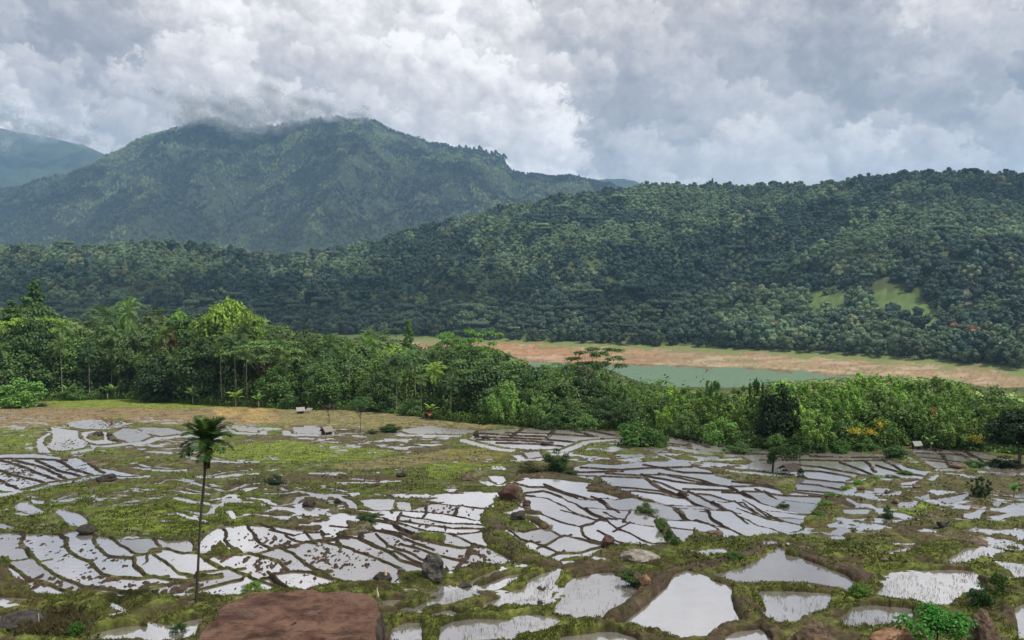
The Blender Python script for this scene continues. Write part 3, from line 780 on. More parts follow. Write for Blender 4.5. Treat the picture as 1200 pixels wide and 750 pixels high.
# far lake shore: bare red earth with grass at its top
fx = fbm(GX / 12, GY / 24, 133, 4, .6)[..., None]; fx2 = fbm(GX / 40, GY / 12, 135, 3)[..., None]; fx3 = fbm(GX / 5, GY / 5, 139, 3)[..., None]
wlg, bkg = ip(GPX, T_WL), ip(GPX, T_BK)
bt = (GY - wlg) / (bkg - wlg)
red = np.array([.165, .108, .060]) * (1 - fx) * 1.45 + np.array([.24, .19, .105]) * fx * .9
lf_ = sstep(GPX, 860, 620)[..., None]
red = red * (1 - lf_) + red * lf_ * np.array([1.12, .84, .80])
red = red * (.50 + .64 * fx2 + .45 * fx3)
gp = sstep(fbm(GX / 22, GY / 9, 171, 3), .56, .66)[..., None]
red = red * (1 - gp * .55) + np.array([.17, .16, .075]) * gp * .55
whl = sstep(fbm(GX / 18, GY / 3.0, 173, 3), .62, .68)[..., None]
red = red * (1 - whl * .4) + np.array([.42, .34, .25]) * whl * .4
# gullies and contour steps left by the falling water
stp = (np.abs(((bt[..., None] * 9 + fx * 3) % 1) - .5) < .12)
red = np.where(stp & (fx3 > .4), red * .72, red)
gs = np.array([.13, .16, .05])
red = np.where((bt < .07)[..., None], red * .6, red)
tg = sstep(bt + (fx[..., 0] - .5) * .7, .72, .92)[..., None]
red = red * (1 - tg) + gs * tg
CALL = np.where(((bt > -.3) & (bt < 1.12) & (GY > 400))[..., None], red, CALL)
# clearings on the far hill
CLEAR = [('c', [(1022,341),(1062,336),(1082,352),(1106,386),(1060,388),(1030,380)]), ('c', [(944,344),(988,346),(996,376),(952,378)]), ('e', [(1108,340),(1128,341),(1143,354),(1150,372),(1136,376),(1122,364)]), ('c', [(1170,372),(1230,376),(1230,385),(1170,380)]),
         ('c', [(985,318),(1000,312),(998,325)])]
hp, hq = to_px(GX, GY, GZ)
for kd, poly in CLEAR:
    m = poly_mask(poly, hp + (fx[..., 0] - .5) * 14, hq + (fx2[..., 0] - .5) * 10) & (GY > 500) & (GY < 2000)
    CALL[m] = (np.array((.085, .13, .036)) if kd == 'c' else np.array((.105, .098, .072))) * (.6 + .8 * fx3[m])
CALL[r0:r1] = np.where((e > 0)[..., None], colr, CALL[r0:r1])
# shaded earth beneath the wood is leaf litter and herbs
CALL = CALL.clip(.01, .6)


def grid_faces(nr, nc):
    i = np.arange(nr - 1)[:, None] * nc + np.arange(nc - 1)[None, :]
    return np.stack([i, i + 1, i + nc + 1, i + nc], -1).reshape(-1, 4)


# ---------------------------------------------------------------- ground material
def ground_mat():
    m = bpy.data.materials.new('earth_and_grass'); m.use_nodes = True
    t = NT(m.node_tree); t.n.clear()
    at = t.node('ShaderNodeAttribute', attribute_name='cover')
    geo = t.node('ShaderNodeNewGeometry')
    n = t.noise(geo.outputs['Position'], 5.0, 6, .65)
    n2_ = t.noise(geo.outputs['Position'], 23.0, 4, .7)
    f = t.m('ADD', t.m('MULTIPLY', n.outputs[0], .8), t.m('MULTIPLY', n2_.outputs[0], .8))
    c = t.scale(at.outputs['Color'], t.m('ADD', t.m('MULTIPLY', t.m('SUBTRACT', f, .8), 2.2), 1.0, clamp=False))
    bmp = t.node('ShaderNodeBump', {'Height': f, 'Strength': .55, 'Distance': .12})
    p = t.node('ShaderNodeBsdfPrincipled', {'Base Color': c, 'Roughness': .9, 'Normal': bmp.outputs[0]})
    p.inputs['Specular IOR Level'].default_value = .2
    t.l.new(p.outputs[0], t.node('ShaderNodeOutputMaterial').inputs[0])
    return m


M_GROUND = ground_mat()
me = mesh_np('ground', np.stack([GX, GY, GZ], -1).reshape(-1, 3), grid_faces(NR, NC), M_GROUND, smooth=True)
ca = me.color_attributes.new('cover', 'FLOAT_COLOR', 'POINT')
ca.data.foreach_set('color', np.concatenate([CALL.reshape(-1, 3), np.ones((NR * NC, 1))], 1).astype(np.float32).ravel())
tag(link('ground', me), kind='structure', label='terraced valley floor and forested slopes of bare mud, moss and grass')

# ---------------------------------------------------------------- paddy water
WL = np.where(LEVD > -1e8, LEVD, np.where(is_sp, H0, -1e9))
has = WL > -1e8
q4 = has[:-1, :-1] & has[1:, :-1] & has[:-1, 1:] & has[1:, 1:]
lo = np.minimum(np.minimum(G[:-1, :-1] - WL[:-1, :-1], G[1:, :-1] - WL[1:, :-1]), np.minimum(G[:-1, 1:] - WL[:-1, 1:], G[1:, 1:] - WL[1:, 1:]))
q4 &= lo < .01
ws = np.stack([WL[:-1, :-1], WL[1:, :-1], WL[:-1, 1:], WL[1:, 1:]])
q4 &= (ws.max(0) - ws.min(0)) < .25
F4 = grid_faces(*X.shape)[q4.ravel()]
used = np.unique(F4)
remap = np.full(X.size, -1); remap[used] = np.arange(len(used))
wv_ = np.stack([X, Y, WL], -1).reshape(-1, 3)[used]


def water_mat(name, silt, gl, rough, ripple, rs, tint=(.93, .95, 1.0)):
    m = bpy.data.materials.new(name); m.use_nodes = True
    t = NT(m.node_tree); t.n.clear()
    geo = t.node('ShaderNodeNewGeometry')
    big = t.noise(geo.outputs['Position'], .22, 3, .5)
    n = t.noise(t.v('MULTIPLY', geo.outputs['Position'], (1, 1, 0)), rs, 3, .5)
    bmp = t.node('ShaderNodeBump', {'Height': n.outputs[0], 'Strength': 1.0, 'Distance': ripple, 'Normal': t.node('ShaderNodeCombineXYZ', {'X': 0., 'Y': 0., 'Z': 1.}).outputs[0]})
    fine = t.noise(geo.outputs['Position'], 1.7, 5, .6)
    sc_ = t.mix(t.smooth(fine.outputs[0], .35, .65), (silt[0] * .8, silt[1] * .78, silt[2] * .75), silt)
    rough = t.m('ADD', rough, t.m('MULTIPLY', t.node('ShaderNodeAttribute', attribute_name='chop').outputs['Fac'], .22))
    d = t.node('ShaderNodeBsdfDiffuse', {'Color': sc_})
    g = t.node('ShaderNodeBsdfGlossy', {'Color': (*tint, 1), 'Roughness': rough, 'Normal': bmp.outputs[0]})
    fr = t.node('ShaderNodeLayerWeight', {'Blend': .5, 'Normal': bmp.outputs[0]})
    pt = t.node('ShaderNodeAttribute', attribute_name='plot').outputs['Fac']
    sc_ = t.scale(sc_, t.m('ADD', .50, t.m('MULTIPLY', pt, .75)))
    d.inputs['Color'].default_value = (1, 1, 1, 1); t.l.new(sc_, d.inputs['Color'])
    fac = t.m('ADD', t.m('ADD', gl - .18, t.m('MULTIPLY', pt, .30)) if name.startswith('silty') else gl, t.m('MULTIPLY', t.m('SUBTRACT', big.outputs[0], .5), .25))
    fac = t.m('MULTIPLY', fac, t.smooth(fr.outputs['Facing'], .0, .7, .35, 1.0), clamp=True)
    mx_ = t.node('ShaderNodeMixShader', {0: fac, 1: d.outputs[0], 2: g.outputs[0]})
    t.l.new(mx_.outputs[0], t.node('ShaderNodeOutputMaterial').inputs[0])
    return m


M_WATER = water_mat('silty_paddy_water', (.30, .29, .27), .67, .07, .006, 2.6, (.97, .955, .955))
wme = mesh_np('water', wv_, remap[F4], M_WATER, smooth=True)
LABD = LAB.astype(float); LABD[LABD < 0] = -1e9; LABD = dilate(LABD, 3)
pv_ = _hash(np.where(LABD > -1e8, LABD, 7).ravel(), np.zeros(X.size), 5)[used]
cp_ = (sstep(Y, 70, 115).ravel() * .8 + .35 * _hash(np.where(LABD > -1e8, LABD, 7).ravel(), np.zeros(X.size), 9) ** 2)[used]
fc_ = wme.attributes.new('chop', 'FLOAT', 'POINT'); fc_.data.foreach_set('value', cp_.astype(np.float32))
fa = wme.attributes.new('plot', 'FLOAT', 'POINT'); fa.data.foreach_set('value', pv_.astype(np.float32))
tag(link('water', wme), kind='structure', label='shallow water standing on the terraced paddy plots')

# ---------------------------------------------------------------- the lake
M_LAKE = water_mat('green_lake_water', (.31, .46, .31), .28, .16, .03, .35, (.75, .9, .85))
lx = np.linspace(-900, 900, 60); ly = np.linspace(330, 900, 40)
LX, LY = np.meshgrid(lx, ly)
tag(link('lake', mesh_np('lake', np.stack([LX, LY, np.full(LX.shape, -70.0)], -1).reshape(-1, 3), grid_faces(*LX.shape), M_LAKE)), kind='structure', label='green lake between the wood and the red bank')
# ================================================================ mountains behind
def leaf_mat(name, col, col2, trans=.25, rough=.5, var=.35, use_color=False):
    m = bpy.data.materials.new(name); m.use_nodes = True
    t = NT(m.node_tree); t.n.clear()
    oi = t.node('ShaderNodeObjectInfo')
    geo = t.node('ShaderNodeNewGeometry')
    c = t.mix(oi.outputs['Random'], col, col2)
    isl = geo.outputs['Random Per Island']
    c = t.scale(c, t.m('ADD', 1 - var, t.m('MULTIPLY', isl, 2 * var)))
    r2 = t.node('ShaderNodeTexWhiteNoise', {'W': t.m('MULTIPLY', oi.outputs['Random'], 91.7)}, noise_dimensions='1D')
    c = t.scale(c, t.m('ADD', .72, t.m('MULTIPLY', r2.outputs[0], .62)))
    if use_color: c = t.v('MULTIPLY', c, oi.outputs['Color'])
    p = t.node('ShaderNodeBsdfPrincipled', {'Base Color': c, 'Roughness': rough})
    p.inputs['Specular IOR Level'].default_value = .25
    tr = t.node('ShaderNodeBsdfTranslucent', {'Color': t.v('MULTIPLY', c, (1.25, 1.35, .7))})
    mx_ = t.node('ShaderNodeMixShader', {0: trans, 1: p.outputs[0], 2: tr.outputs[0]})
    t.l.new(mx_.outputs[0], t.node('ShaderNodeOutputMaterial').inputs[0])
    return m


def mountain(name, ridge, y_front, y_ridge, z_front, p0_, p1_, nc, nr, seed, amp, label, pw=1.0):
    px = np.linspace(p0_, p1_, nc); tt = np.linspace(0, 1.25, nr)
    PXg, T = np.meshgrid(px, tt)
    yr = y_ridge + 250 * (fbm(px / 140, px * 0, seed, 3) - .5)
    Yg = y_front + (yr[None] - y_front) * T
    Xg = (PXg - 600) / F * Yg
    zr = (330 - ip(px, ridge)) / F * yr
    wob = (fbm(px / 9, px * 0 + 2, seed + 3, 3) - .5) * amp * .18
    zr = zr + wob
    Tc = np.clip(T, 0, 1)
    g = np.where(T <= 1, Tc ** pw, 1 - (T - 1) * 2.2)
    Z = z_front + (zr[None] - z_front) * g
    rid = 1 - np.abs(fbm(Xg / 620 + .15 * Yg / 620, Yg / 900, seed + 5, 4, .55) - .5) * 4
    rid2 = 1 - np.abs(fbm(Xg / 230, Yg / 420, seed + 9, 4, .55) - .5) * 4
    env = np.sin(math.pi * np.clip(Tc, 0, 1)) ** .7 * (T <= 1)
    Z = Z + env * amp * ((rid - .2) + .5 * (rid2 - .2)) + (fbm(Xg / 60, Yg / 60, seed + 13, 4, .6) - .5) * amp * .14
    return Xg, Yg, Z, PXg, T


T_MT = [(-300, 262), (-100, 240), (0, 226), (60, 213), (100, 200), (130, 184), (160, 171), (185, 161), (205, 155), (225, 149), (240, 141), (262, 143), (290, 154), (310, 152), (340, 147), (360, 143), (400, 140), (430, 143), (441, 146), (455, 152),
        (475, 160), (500, 167), (525, 174), (535, 178), (560, 180), (590, 188), (600, 201), (615, 205), (640, 208), (690, 214), (720, 224), (780, 240), (900, 262), (1000, 285)]
T_FR = [(p_, r_) for p_, r_ in [(-500, 130), (-200, 135), (-60, 142), (0, 151), (25, 155), (50, 160), (80, 166), (105, 173), (125, 181), (160, 200), (250, 235), (600, 232), (660, 218), (700, 213), (742, 213), (752, 218), (800, 226), (950, 245), (1500, 262), (1900, 270)]]


def hill_mat(name, a, b, c3):
    m = bpy.data.materials.new(name); m.use_nodes = True
    t = NT(m.node_tree); t.n.clear()
    geo = t.node('ShaderNodeNewGeometry')
    n = t.noise(geo.outputs['Position'], .0022, 5, .6)
    n2_ = t.noise(geo.outputs['Position'], .05, 5, .7)
    c = t.mix(t.smooth(n.outputs[0], .42, .60), a, b)
    c = t.mix(t.smooth(t.noise(geo.outputs['Position'], .006, 4, .6).outputs[0], .60, .72), c, c3)
    c = t.scale(c, t.m('ADD', .3, t.m('MULTIPLY', n2_.outputs[0], 1.4)))
    bmp = t.node('ShaderNodeBump', {'Height': n2_.outputs[0], 'Strength': 1.0, 'Distance': 14.0})
    p = t.node('ShaderNodeBsdfPrincipled', {'Base Color': c, 'Roughness': .9, 'Normal': bmp.outputs[0]})
    p.inputs['Specular IOR Level'].default_value = .1
    t.l.new(p.outputs[0], t.node('ShaderNodeOutputMaterial').inputs[0])
    return m


MX_, MY_, MZ_, MP_, MT_ = mountain('mountain', T_MT, 2650, 4700, -60, -260, 960, 520, 240, 201, 105, '', .92)
M_MT = hill_mat('mountain_slope', (.028, .042, .030), (.045, .062, .038), (.085, .105, .05))
tag(link('mountain', mesh_np('mountain', np.stack([MX_, MY_, MZ_], -1).reshape(-1, 3), grid_faces(*MX_.shape), M_MT, True)), kind='structure', label='broad green mountain with its summit in cloud')
RX_, RY_, RZ_, RP_, RT_ = mountain('distant_ridge', T_FR, 4900, 6900, -60, -500, 1900, 360, 90, 301, 150, '', .9)
tag(link('distant_ridge', mesh_np('distant_ridge', np.stack([RX_, RY_, RZ_], -1).reshape(-1, 3), grid_faces(*RX_.shape), M_MT, True)), kind='structure', label='blue distant ridge under the clouds')


# ================================================================ foliage shapes
def cards(C, N, L, Wd, rng, droop=0.0):
    """leaf quads at centres C, facing N, length L, width Wd"""
    n = len(C)
    N = N / (np.linalg.norm(N, axis=1, keepdims=True) + 1e-9)
    r = rng.normal(size=(n, 3))
    a = np.cross(N, r); a /= np.linalg.norm(a, axis=1, keepdims=True) + 1e-9
    b = np.cross(N, a)
    L = np.broadcast_to(L, (n,))[:, None] * .5; Wd = np.broadcast_to(Wd, (n,))[:, None] * .5
    bend = N * L * .25
    v = np.stack([C - a * L - bend, C - b * Wd + bend * .3, C + a * L - bend, C + b * Wd + bend * .3], 1).reshape(-1, 3)
    f = np.arange(4 * n).reshape(-1, 4)
    return v, f


def crown_pts(rng, cl, per, up=.35, shell=.55):
    """cl: array of (x,y,z,rx,rz) clumps -> leaf centres and normals"""
    Cs, Ns = [], []
    for x, y, z, rx, rz in cl:
        k = max(4, int(per * (rx ** 1.6)))
        d = rng.normal(size=(k, 3)); d[:, 2] += up
        d /= np.linalg.norm(d, axis=1, keepdims=True)
        r = shell + (1 - shell) * rng.random(k) ** .5
        r *= (1 + .18 * rng.normal(size=k))
        Cs.append(np.array([x, y, z]) + d * r[:, None] * np.array([rx, rx, rz]))
        Ns.append(d + rng.normal(size=(k, 3)) * .38 + np.array([0, 0, .30]))
    return np.concatenate(Cs), np.concatenate(Ns)


def broad_clumps(rng, h, w, n, low=.35, flat=1.0, top=1.0):
    cl = []
    for i in range(n):
        a = rng.random() * 2 * math.pi; u = rng.random() ** .5
        zz = rng.random()
        prof = math.sin(math.pi * (0.12 + .80 * zz)) ** .6
        r = w * .5 * u * prof
        z = h * (low + (1 - low) * zz * .92)
        s = (0.16 + .10 * rng.random()) * w * (1.1 - .35 * zz)
        cl.append((math.cos(a) * r, math.sin(a) * r, z - s * .3, s, s * .72 * flat))
    cl.append((0, 0, h * .93 * top, w * .16, w * .13))
    return np.array(cl)


def limbs(mb, rng, h, w, cl, r0_=.3, base=.45, n=7, lean=0.0):
    top = np.array([lean * h * .1, 0, h * .80])
    pts = [np.array([0, 0, -.6])] + [np.array([math.sin(i * 1.7) * .02 * h + lean * i * .02 * h, math.cos(i * 2.1) * .015 * h, h * .80 * i / 5]) for i in range(1, 6)]
    mb.tube(pts, np.linspace(r0_, r0_ * .25, len(pts)), 7)
    idx = rng.permutation(len(cl))[:n]
    for i in idx:
        x, y, z, rx, rz = cl[i]
        z0 = min(z * .75, h * (base + .25 * rng.random()))
        p = np.array([0, 0, z0]); q_ = np.array([x, y, z])
        mid = (p + q_) / 2 + np.array([0, 0, -.03 * h])
        mb.tube([p, mid, q_], [r0_ * .4, r0_ * .28, r0_ * .1], 5)


LEAF = {}
def bark_mat(name, a, b):
    m = bpy.data.materials.new(name); m.use_nodes = True
    t = NT(m.node_tree); t.n.clear()
    geo = t.node('ShaderNodeTexCoord')
    n = t.noise(t.v('MULTIPLY', geo.outputs['Object'], (6, 6, 1.5)), 2.0, 5, .6)
    c = t.mix(n.outputs[0], a, b)
    bmp = t.node('ShaderNodeBump', {'Height': n.outputs[0], 'Strength': .6, 'Distance': .05})
    p = t.node('ShaderNodeBsdfPrincipled', {'Base Color': c, 'Roughness': .85, 'Normal': bmp.outputs[0]})
    t.l.new(p.outputs[0], t.node('ShaderNodeOutputMaterial').inputs[0])
    return m


M_BARK = bark_mat('grey_bark', (.07, .055, .042), (.17, .145, .115))
M_PBARK = bark_mat('pale_palm_bark', (.13, .12, .10), (.33, .31, .27))
M_DBARK = bark_mat('dark_bark', (.022, .018, .014), (.07, .055, .042))
ML = leaf_mat('leaves', (.070, .136, .038), (.115, .195, .054), use_color=True)
MLP = leaf_mat('palm_leaves', (.070, .132, .040), (.102, .176, .050), use_color=True)
MLF = leaf_mat('forest_leaves', (.026, .046, .020), (.066, .100, .034), trans=.15, var=.25)
MLM = leaf_mat('mountain_leaves', (.026, .044, .020), (.060, .090, .032), trans=.1, var=.2)


def make_tree_mesh(kind, seed, lod=0):
    """returns (crown mesh, trunk mesh, height, width)"""
    rng = np.random.default_rng(seed)
    tk_ = MB()
    dens = 1.0
    if kind == 'broad':
        h, w = 13., 11.; cl = broad_clumps(rng, h, w, 46, .16)
        C, N = crown_pts(rng, cl, 44); v, f = cards(C, N, .70, .50, rng); limbs(tk_, rng, h, w, cl, .26)
    elif kind == 'round':
        h, w = 10., 9.; cl = broad_clumps(rng, h, w, 46, .10, .95)
        C, N = crown_pts(rng, cl, 54); v, f = cards(C, N, .56, .42, rng); limbs(tk_, rng, h, w, cl, .22)
    elif kind == 'tall':
        h, w = 20., 9.; cl = []
        for i in range(34):
            zz = i / 33.; a = i * 2.4 + rng.random(); r = w * .5 * (1 - zz) ** .75 * (.35 + .65 * rng.random())
            s = (1.75 - 1.0 * zz) * (.7 + .5 * rng.random())
            cl.append((math.cos(a) * r, math.sin(a) * r, h * (.28 + .70 * zz), s, s * .6))
        cl = np.array(cl)
        C, N = crown_pts(rng, cl, 90); v, f = cards(C, N, .66, .46, rng); limbs(tk_, rng, h, w, cl, .32, .3, 12)
    elif kind == 'umbrella':
        h, w = 13., 15.; cl = []
        for i in range(40):
            a = rng.random() * 6.283; r = w * .5 * rng.random() ** .55
            lay = rng.integers(0, 3)
            cl.append((math.cos(a) * r, math.sin(a) * r, h * (.98 - .11 * lay) - .010 * r * r, 1.5, .35))
        cl = np.array(cl)
        C, N = crown_pts(rng, cl, 36, .3, .3); N[:, 2] += 1.2; v, f = cards(C, N, .58, .36, rng); limbs(tk_, rng, h, w, cl, .26, .35, 13)
    elif kind == 'feather':
        h, w = 9., 7.5; cl = []
        for i in range(46):
            a = rng.random() * 6.283; zz = rng.random(); r = w * .5 * math.sin(math.pi * (.15 + .7 * zz)) * rng.random() ** .4
            cl.append((math.cos(a) * r, math.sin(a) * r, h * (.12 + .83 * zz), .55, .95))
        cl = np.array(cl)
        C, N = crown_pts(rng, cl, 190, .2, .2); v, f = cards(C, N, .52, .28, rng); limbs(tk_, rng, h, w, cl, .10, .1, 12)
    elif kind == 'dome':
        h, w = 6.3, 8.0; cl = []
        for i in range(60):
            a = rng.random() * 6.283; zz = rng.random(); r = w * .43 * math.sqrt(1 - zz ** 2.2) * rng.random() ** .4
            cl.append((math.cos(a) * r, math.sin(a) * r, h * (.42 + .50 * zz), .85, .6))
        cl = np.array(cl)
        C, N = crown_pts(rng, cl, 260); v, f = cards(C, N, .36, .26, rng); limbs(tk_, rng, h, w, cl, .20, .35, 10)
    elif kind == 'bush':
        h, w = 3.2, 4.2; cl = broad_clumps(rng, h, w, 22, .05, .9)
        C, N = crown_pts(rng, cl, 120); v, f = cards(C, N, .34, .22, rng); limbs(tk_, rng, h, w, cl, .08, .1, 9)
    v = v.astype(float)
    return (mesh_np(kind + '_crown', v, f, ML), tk_.mesh(kind + '_trunk', M_BARK, True), h, w)


def frond(rng, az, elev, length, droop, nl, ll, lw, sagl=.22, origin=(0, 0, 0)):
    """pinnate palm frond: quads of leaflets along an arching rachis"""
    V, Fc = [], []
    t = np.linspace(0, 1, nl)
    e = elev - droop * t ** 1.25
    st = length / nl
    x = np.cumsum(np.cos(e) * st); z = np.cumsum(np.sin(e) * st)
    ca, sa = math.cos(az), math.sin(az)
    P = np.stack([x * ca + origin[0], x * sa + origin[1], z + origin[2]], 1)
    T = np.stack([np.cos(e) * ca, np.cos(e) * sa, np.sin(e)], 1)
    side = np.array([-sa, ca, 0.])
    up = np.cross(T, side) * -1
    for s_ in (-1, 1):
        lf = ll * np.sin(math.pi * (0.10 + .86 * t)) ** .6 * (.85 + .3 * rng.random(nl))
        d = side * s_ * .80 + T * .55 + up * (.15 - .45 * t[:, None]) + rng.normal(size=(nl, 3)) * .08
        d /= np.linalg.norm(d, axis=1, keepdims=True)
        tip = P + d * lf[:, None] + np.array([0, 0, -1.]) * (lf * sagl)[:, None]
        mid = P + d * (lf * .5)[:, None]
        wv2 = np.cross(d, side * s_ + T * .2); wv2 = T * lw
        n0 = len(V) * 0
        q_ = np.stack([P, mid - wv2, tip, mid + wv2], 1)
        V.append(q_.reshape(-1, 3))
    # rachis
    q_ = np.stack([P[:-1] - side * .02, P[:-1] + side * .02, P[1:] + side * .015, P[1:] - side * .015], 1)
    V.append(q_.reshape(-1, 3))
    V = np.concatenate(V)
    return V, np.arange(len(V)).reshape(-1, 4)


def palm_mesh(seed, h, nf, fl, dens=26, ll=.55, lw=.03, e0=1.35, e1=-.1, r=.09, coco=False):
    rng = np.random.default_rng(seed)
    Vs = MB()
    lean = rng.normal() * .02
    for i in range(nf):
        u = i / (nf - 1)
        az = i * 2.39996 + rng.random() * .3
        el = e0 + (e1 - e0) * u
        v, f = frond(rng, az, el, fl * (.80 + .3 * rng.random()), 1.15 + .5 * rng.random(), dens, ll, lw, origin=(lean * h, 0, h - u * .12 * fl))
        Vs.add(v, f)
    T_ = MB()
    pts = [(lean * h * (z / h) ** 1.5 + .02 * math.sin(z * 1.3), .02 * math.cos(z), z) for z in np.linspace(-.5, h, 12)]
    T_.tube(pts, np.concatenate([[r * 1.5], np.linspace(r * 1.05, r * .8, 11)]), 8)
    return Vs.mesh('palm_crown', MLP), T_.mesh('palm_trunk', M_PBARK, True), h, fl * 2


def banana_mesh(seed, h=3.6):
    rng = np.random.default_rng(seed)
    A = MB()
    for i in range(8):
        az = i * 2.4 + rng.random() * .5; el = 1.35 - .1 * i * rng.random() - .05 * i; L = h * (.5 + .2 * rng.random())
        n = 7; t = np.linspace(0, 1, n + 1); e = el - 1.5 * t ** 1.6
        x = np.concatenate([[0], np.cumsum(np.cos(e[:-1]) * L / n)]); z = h * .5 + np.concatenate([[0], np.cumsum(np.sin(e[:-1]) * L / n)])
        w = .34 * np.sin(math.pi * (.06 + .9 * t)) ** .5 * (h / 3.6)
        ca, sa = math.cos(az), math.sin(az)
        for s_ in (-1, 1):
            Lf = np.stack([x * ca, x * sa, z], 1); Rt = Lf + np.stack([-sa * w * s_, ca * w * s_, -w * .35], 1)
            v = np.concatenate([Lf, Rt]); f = [[j, j + 1, n + 2 + j, n + 1 + j] for j in range(n)]
            A.add(v, f)
    T_ = MB(); T_.tube([(0, 0, -.3), (.03, 0, h * .28), (0, .02, h * .55)], [.16, .13, .08], 7)
    return A.mesh('banana_leaves', MLP), T_.mesh('banana_stem', M_PBARK, True), h * 1.05, h


KINDS_ = {
    'broad': [make_tree_mesh('broad', s) for s in (1, 2, 3, 4)],
    'round': [make_tree_mesh('round', s) for s in (5, 6, 7)],
    'tall': [make_tree_mesh('tall', s) for s in (8, 9)],
    'umbrella': [make_tree_mesh('umbrella', s) for s in (10, 12)],
    'feather': [make_tree_mesh('feather', s) for s in (13, 14, 15)],
    'bush': [make_tree_mesh('bush', s) for s in (16, 17, 18)],
    'dome': [make_tree_mesh('dome', 19)],
    'palm': [palm_mesh(s, 11., 14, 2.5, 16, .95, .09, 1.3, -.3) for s in (20, 21, 22)],
    'coconut': [palm_mesh(s, 12., 18, 4.2, 20, 1.3, .11, 1.2, -.5, .13) for s in (24, 25)],
    'banana': [banana_mesh(s) for s in (30, 31, 32)],
}


def put_tree(kind, x, y, z, h, label, cat, group=None, color=(1, 1, 1), name=None, wide=1.0, var=None, rz=None):
    lst = KINDS_[kind]
    cm, tm, hh_, ww = lst[(random.randrange(len(lst)) if var is None else var)]
    s = h / hh_
    root = bpy.data.objects.new(name or {'palm': 'areca_palm', 'coconut': 'coconut_palm', 'banana': 'banana_plant', 'bush': 'shrub'}.get(kind, 'tree'), None)
    COL.objects.link(root)
    root.location = (x, y, z); root.rotation_euler = (0, 0, random.random() * 6.283 if rz is None else rz); root.scale = (s * wide, s * wide, s)
    root.empty_display_size = .3
    tag(root, label, cat, group)
    c = link({'banana': 'leaves', 'bush': 'foliage'}.get(kind, 'crown'), cm, root)
    c.color = (*color, 1)
    link('stem' if kind in ('banana', 'bush') else 'trunk', tm, root)
    return root


def ground_z(x, y):
    """height of the finished ground sheet"""
    i = int(np.clip(np.searchsorted(rows, y) - 1, 0, NR - 2)); s = x / (y + OFF)
    j = int(np.clip(np.searchsorted(S, s) - 1, 0, NC - 2))
    fy = (y - rows[i]) / (rows[i + 1] - rows[i]); fx_ = (s - S[j]) / (S[j + 1] - S[j])
    a = GZ[i, j] * (1 - fx_) + GZ[i, j + 1] * fx_; b_ = GZ[i + 1, j] * (1 - fx_) + GZ[i + 1, j + 1] * fx_
    return float(a * (1 - fy) + b_ * fy)


def at(px, py):
    x, y = on_field(px, py)
    x, y = float(x), float(y)
    return x, y, ground_z(x, y)


# ================================================================ the wood behind the fields
T_BASE = [(-300, 470), (0, 471), (40, 470), (150, 468), (240, 475), (330, 479), (420, 481), (480, 487), (520, 493), (580, 499), (640, 503), (720, 504), (760, 508), (860, 522), (960, 530), (1010, 528), (1060, 524), (1120, 527), (1200, 534), (1500, 540)]
T_TOP = [(-300, 360), (-20, 368), (20, 358), (40, 340), (60, 352), (85, 374), (120, 372), (170, 366), (205, 373), (230, 364), (262, 360), (285, 366), (300, 380), (330, 386), (370, 390), (430, 393), (468, 396), (500, 408), (540, 402), (575, 406), (605, 417),
         (622, 429), (650, 428), (690, 424), (715, 432), (735, 440), (760, 448), (800, 452), (850, 455), (900, 448), (950, 442), (1000, 439), (1060, 438), (1120, 443), (1160, 452), (1200, 459), (1500, 470)]
WG = 'trees of the wood between the fields and the lake'
LBL = {
    'broad': ('leafy broad-crowned tree in the dense wood beyond the paddies', 'tree'),
    'round': ('bushy round-crowned tree in the dense wood beyond the paddies', 'tree'),
    'tall': ('tall narrow tree rising within the dense wood beyond the paddies', 'tree'),
    'umbrella': ('flat-topped spreading tree in the dense wood beyond the paddies', 'tree'),
    'feather': ('light green feathery tree of the thicket below the red bank', 'tree'),
    'palm': ('slender pale-stemmed areca palm in the dense wood beyond the paddies', 'palm tree'),
    'coconut': ('broad-fronded coconut palm in the dense wood beyond the paddies', 'palm tree'),
    'banana': ('banana plant at the front edge of the dense wood', 'banana plant'),
    'bush': ('green bush at the front edge of the dense wood', 'bush'),
}
GRP = {'palm': 'areca palms in the wood', 'coconut': 'coconut palms in the wood', 'banana': 'banana plants at the edge of the wood', 'bush': 'bushes at the edge of the wood', 'feather': 'feathery trees of the thicket',
       'broad': 'broad-crowned trees of the wood', 'round': 'round-crowned trees of the wood', 'tall': 'tall trees of the wood', 'umbrella': 'flat-topped trees of the wood'}
PLACE = [(40, 'at the left end of the wood'), (110, 'right of the cone-shaped tree'), (180, 'behind the grass strip'), (240, 'behind the lone palm'), (300, 'under the domed tree'), (350, 'behind the ochre terraces'),
         (400, 'behind the thatched shelter'), (455, 'behind the thin-stemmed tree'), (520, 'behind the red hut'), (590, 'below the flat layered tree top'), (660, 'behind the distant plots'), (735, 'below the spreading tree'),
         (800, 'behind the bulging bush'), (880, 'left of the dark lone tree'), (960, 'right of the dark lone tree'), (1040, 'behind the wide yellow flowers'), (1110, 'around the coral red blossom'), (1170, 'behind the upright yellow bush'), (9999, 'behind the mushroom-shaped tree')]
KN = {'broad': 'broad-crowned tree', 'round': 'round bushy tree', 'tall': 'narrow tree', 'umbrella': 'flat-topped tree', 'feather': 'feathery tree', 'palm': 'areca palm', 'coconut': 'coconut palm', 'banana': 'banana plant', 'bush': 'leafy bush'}


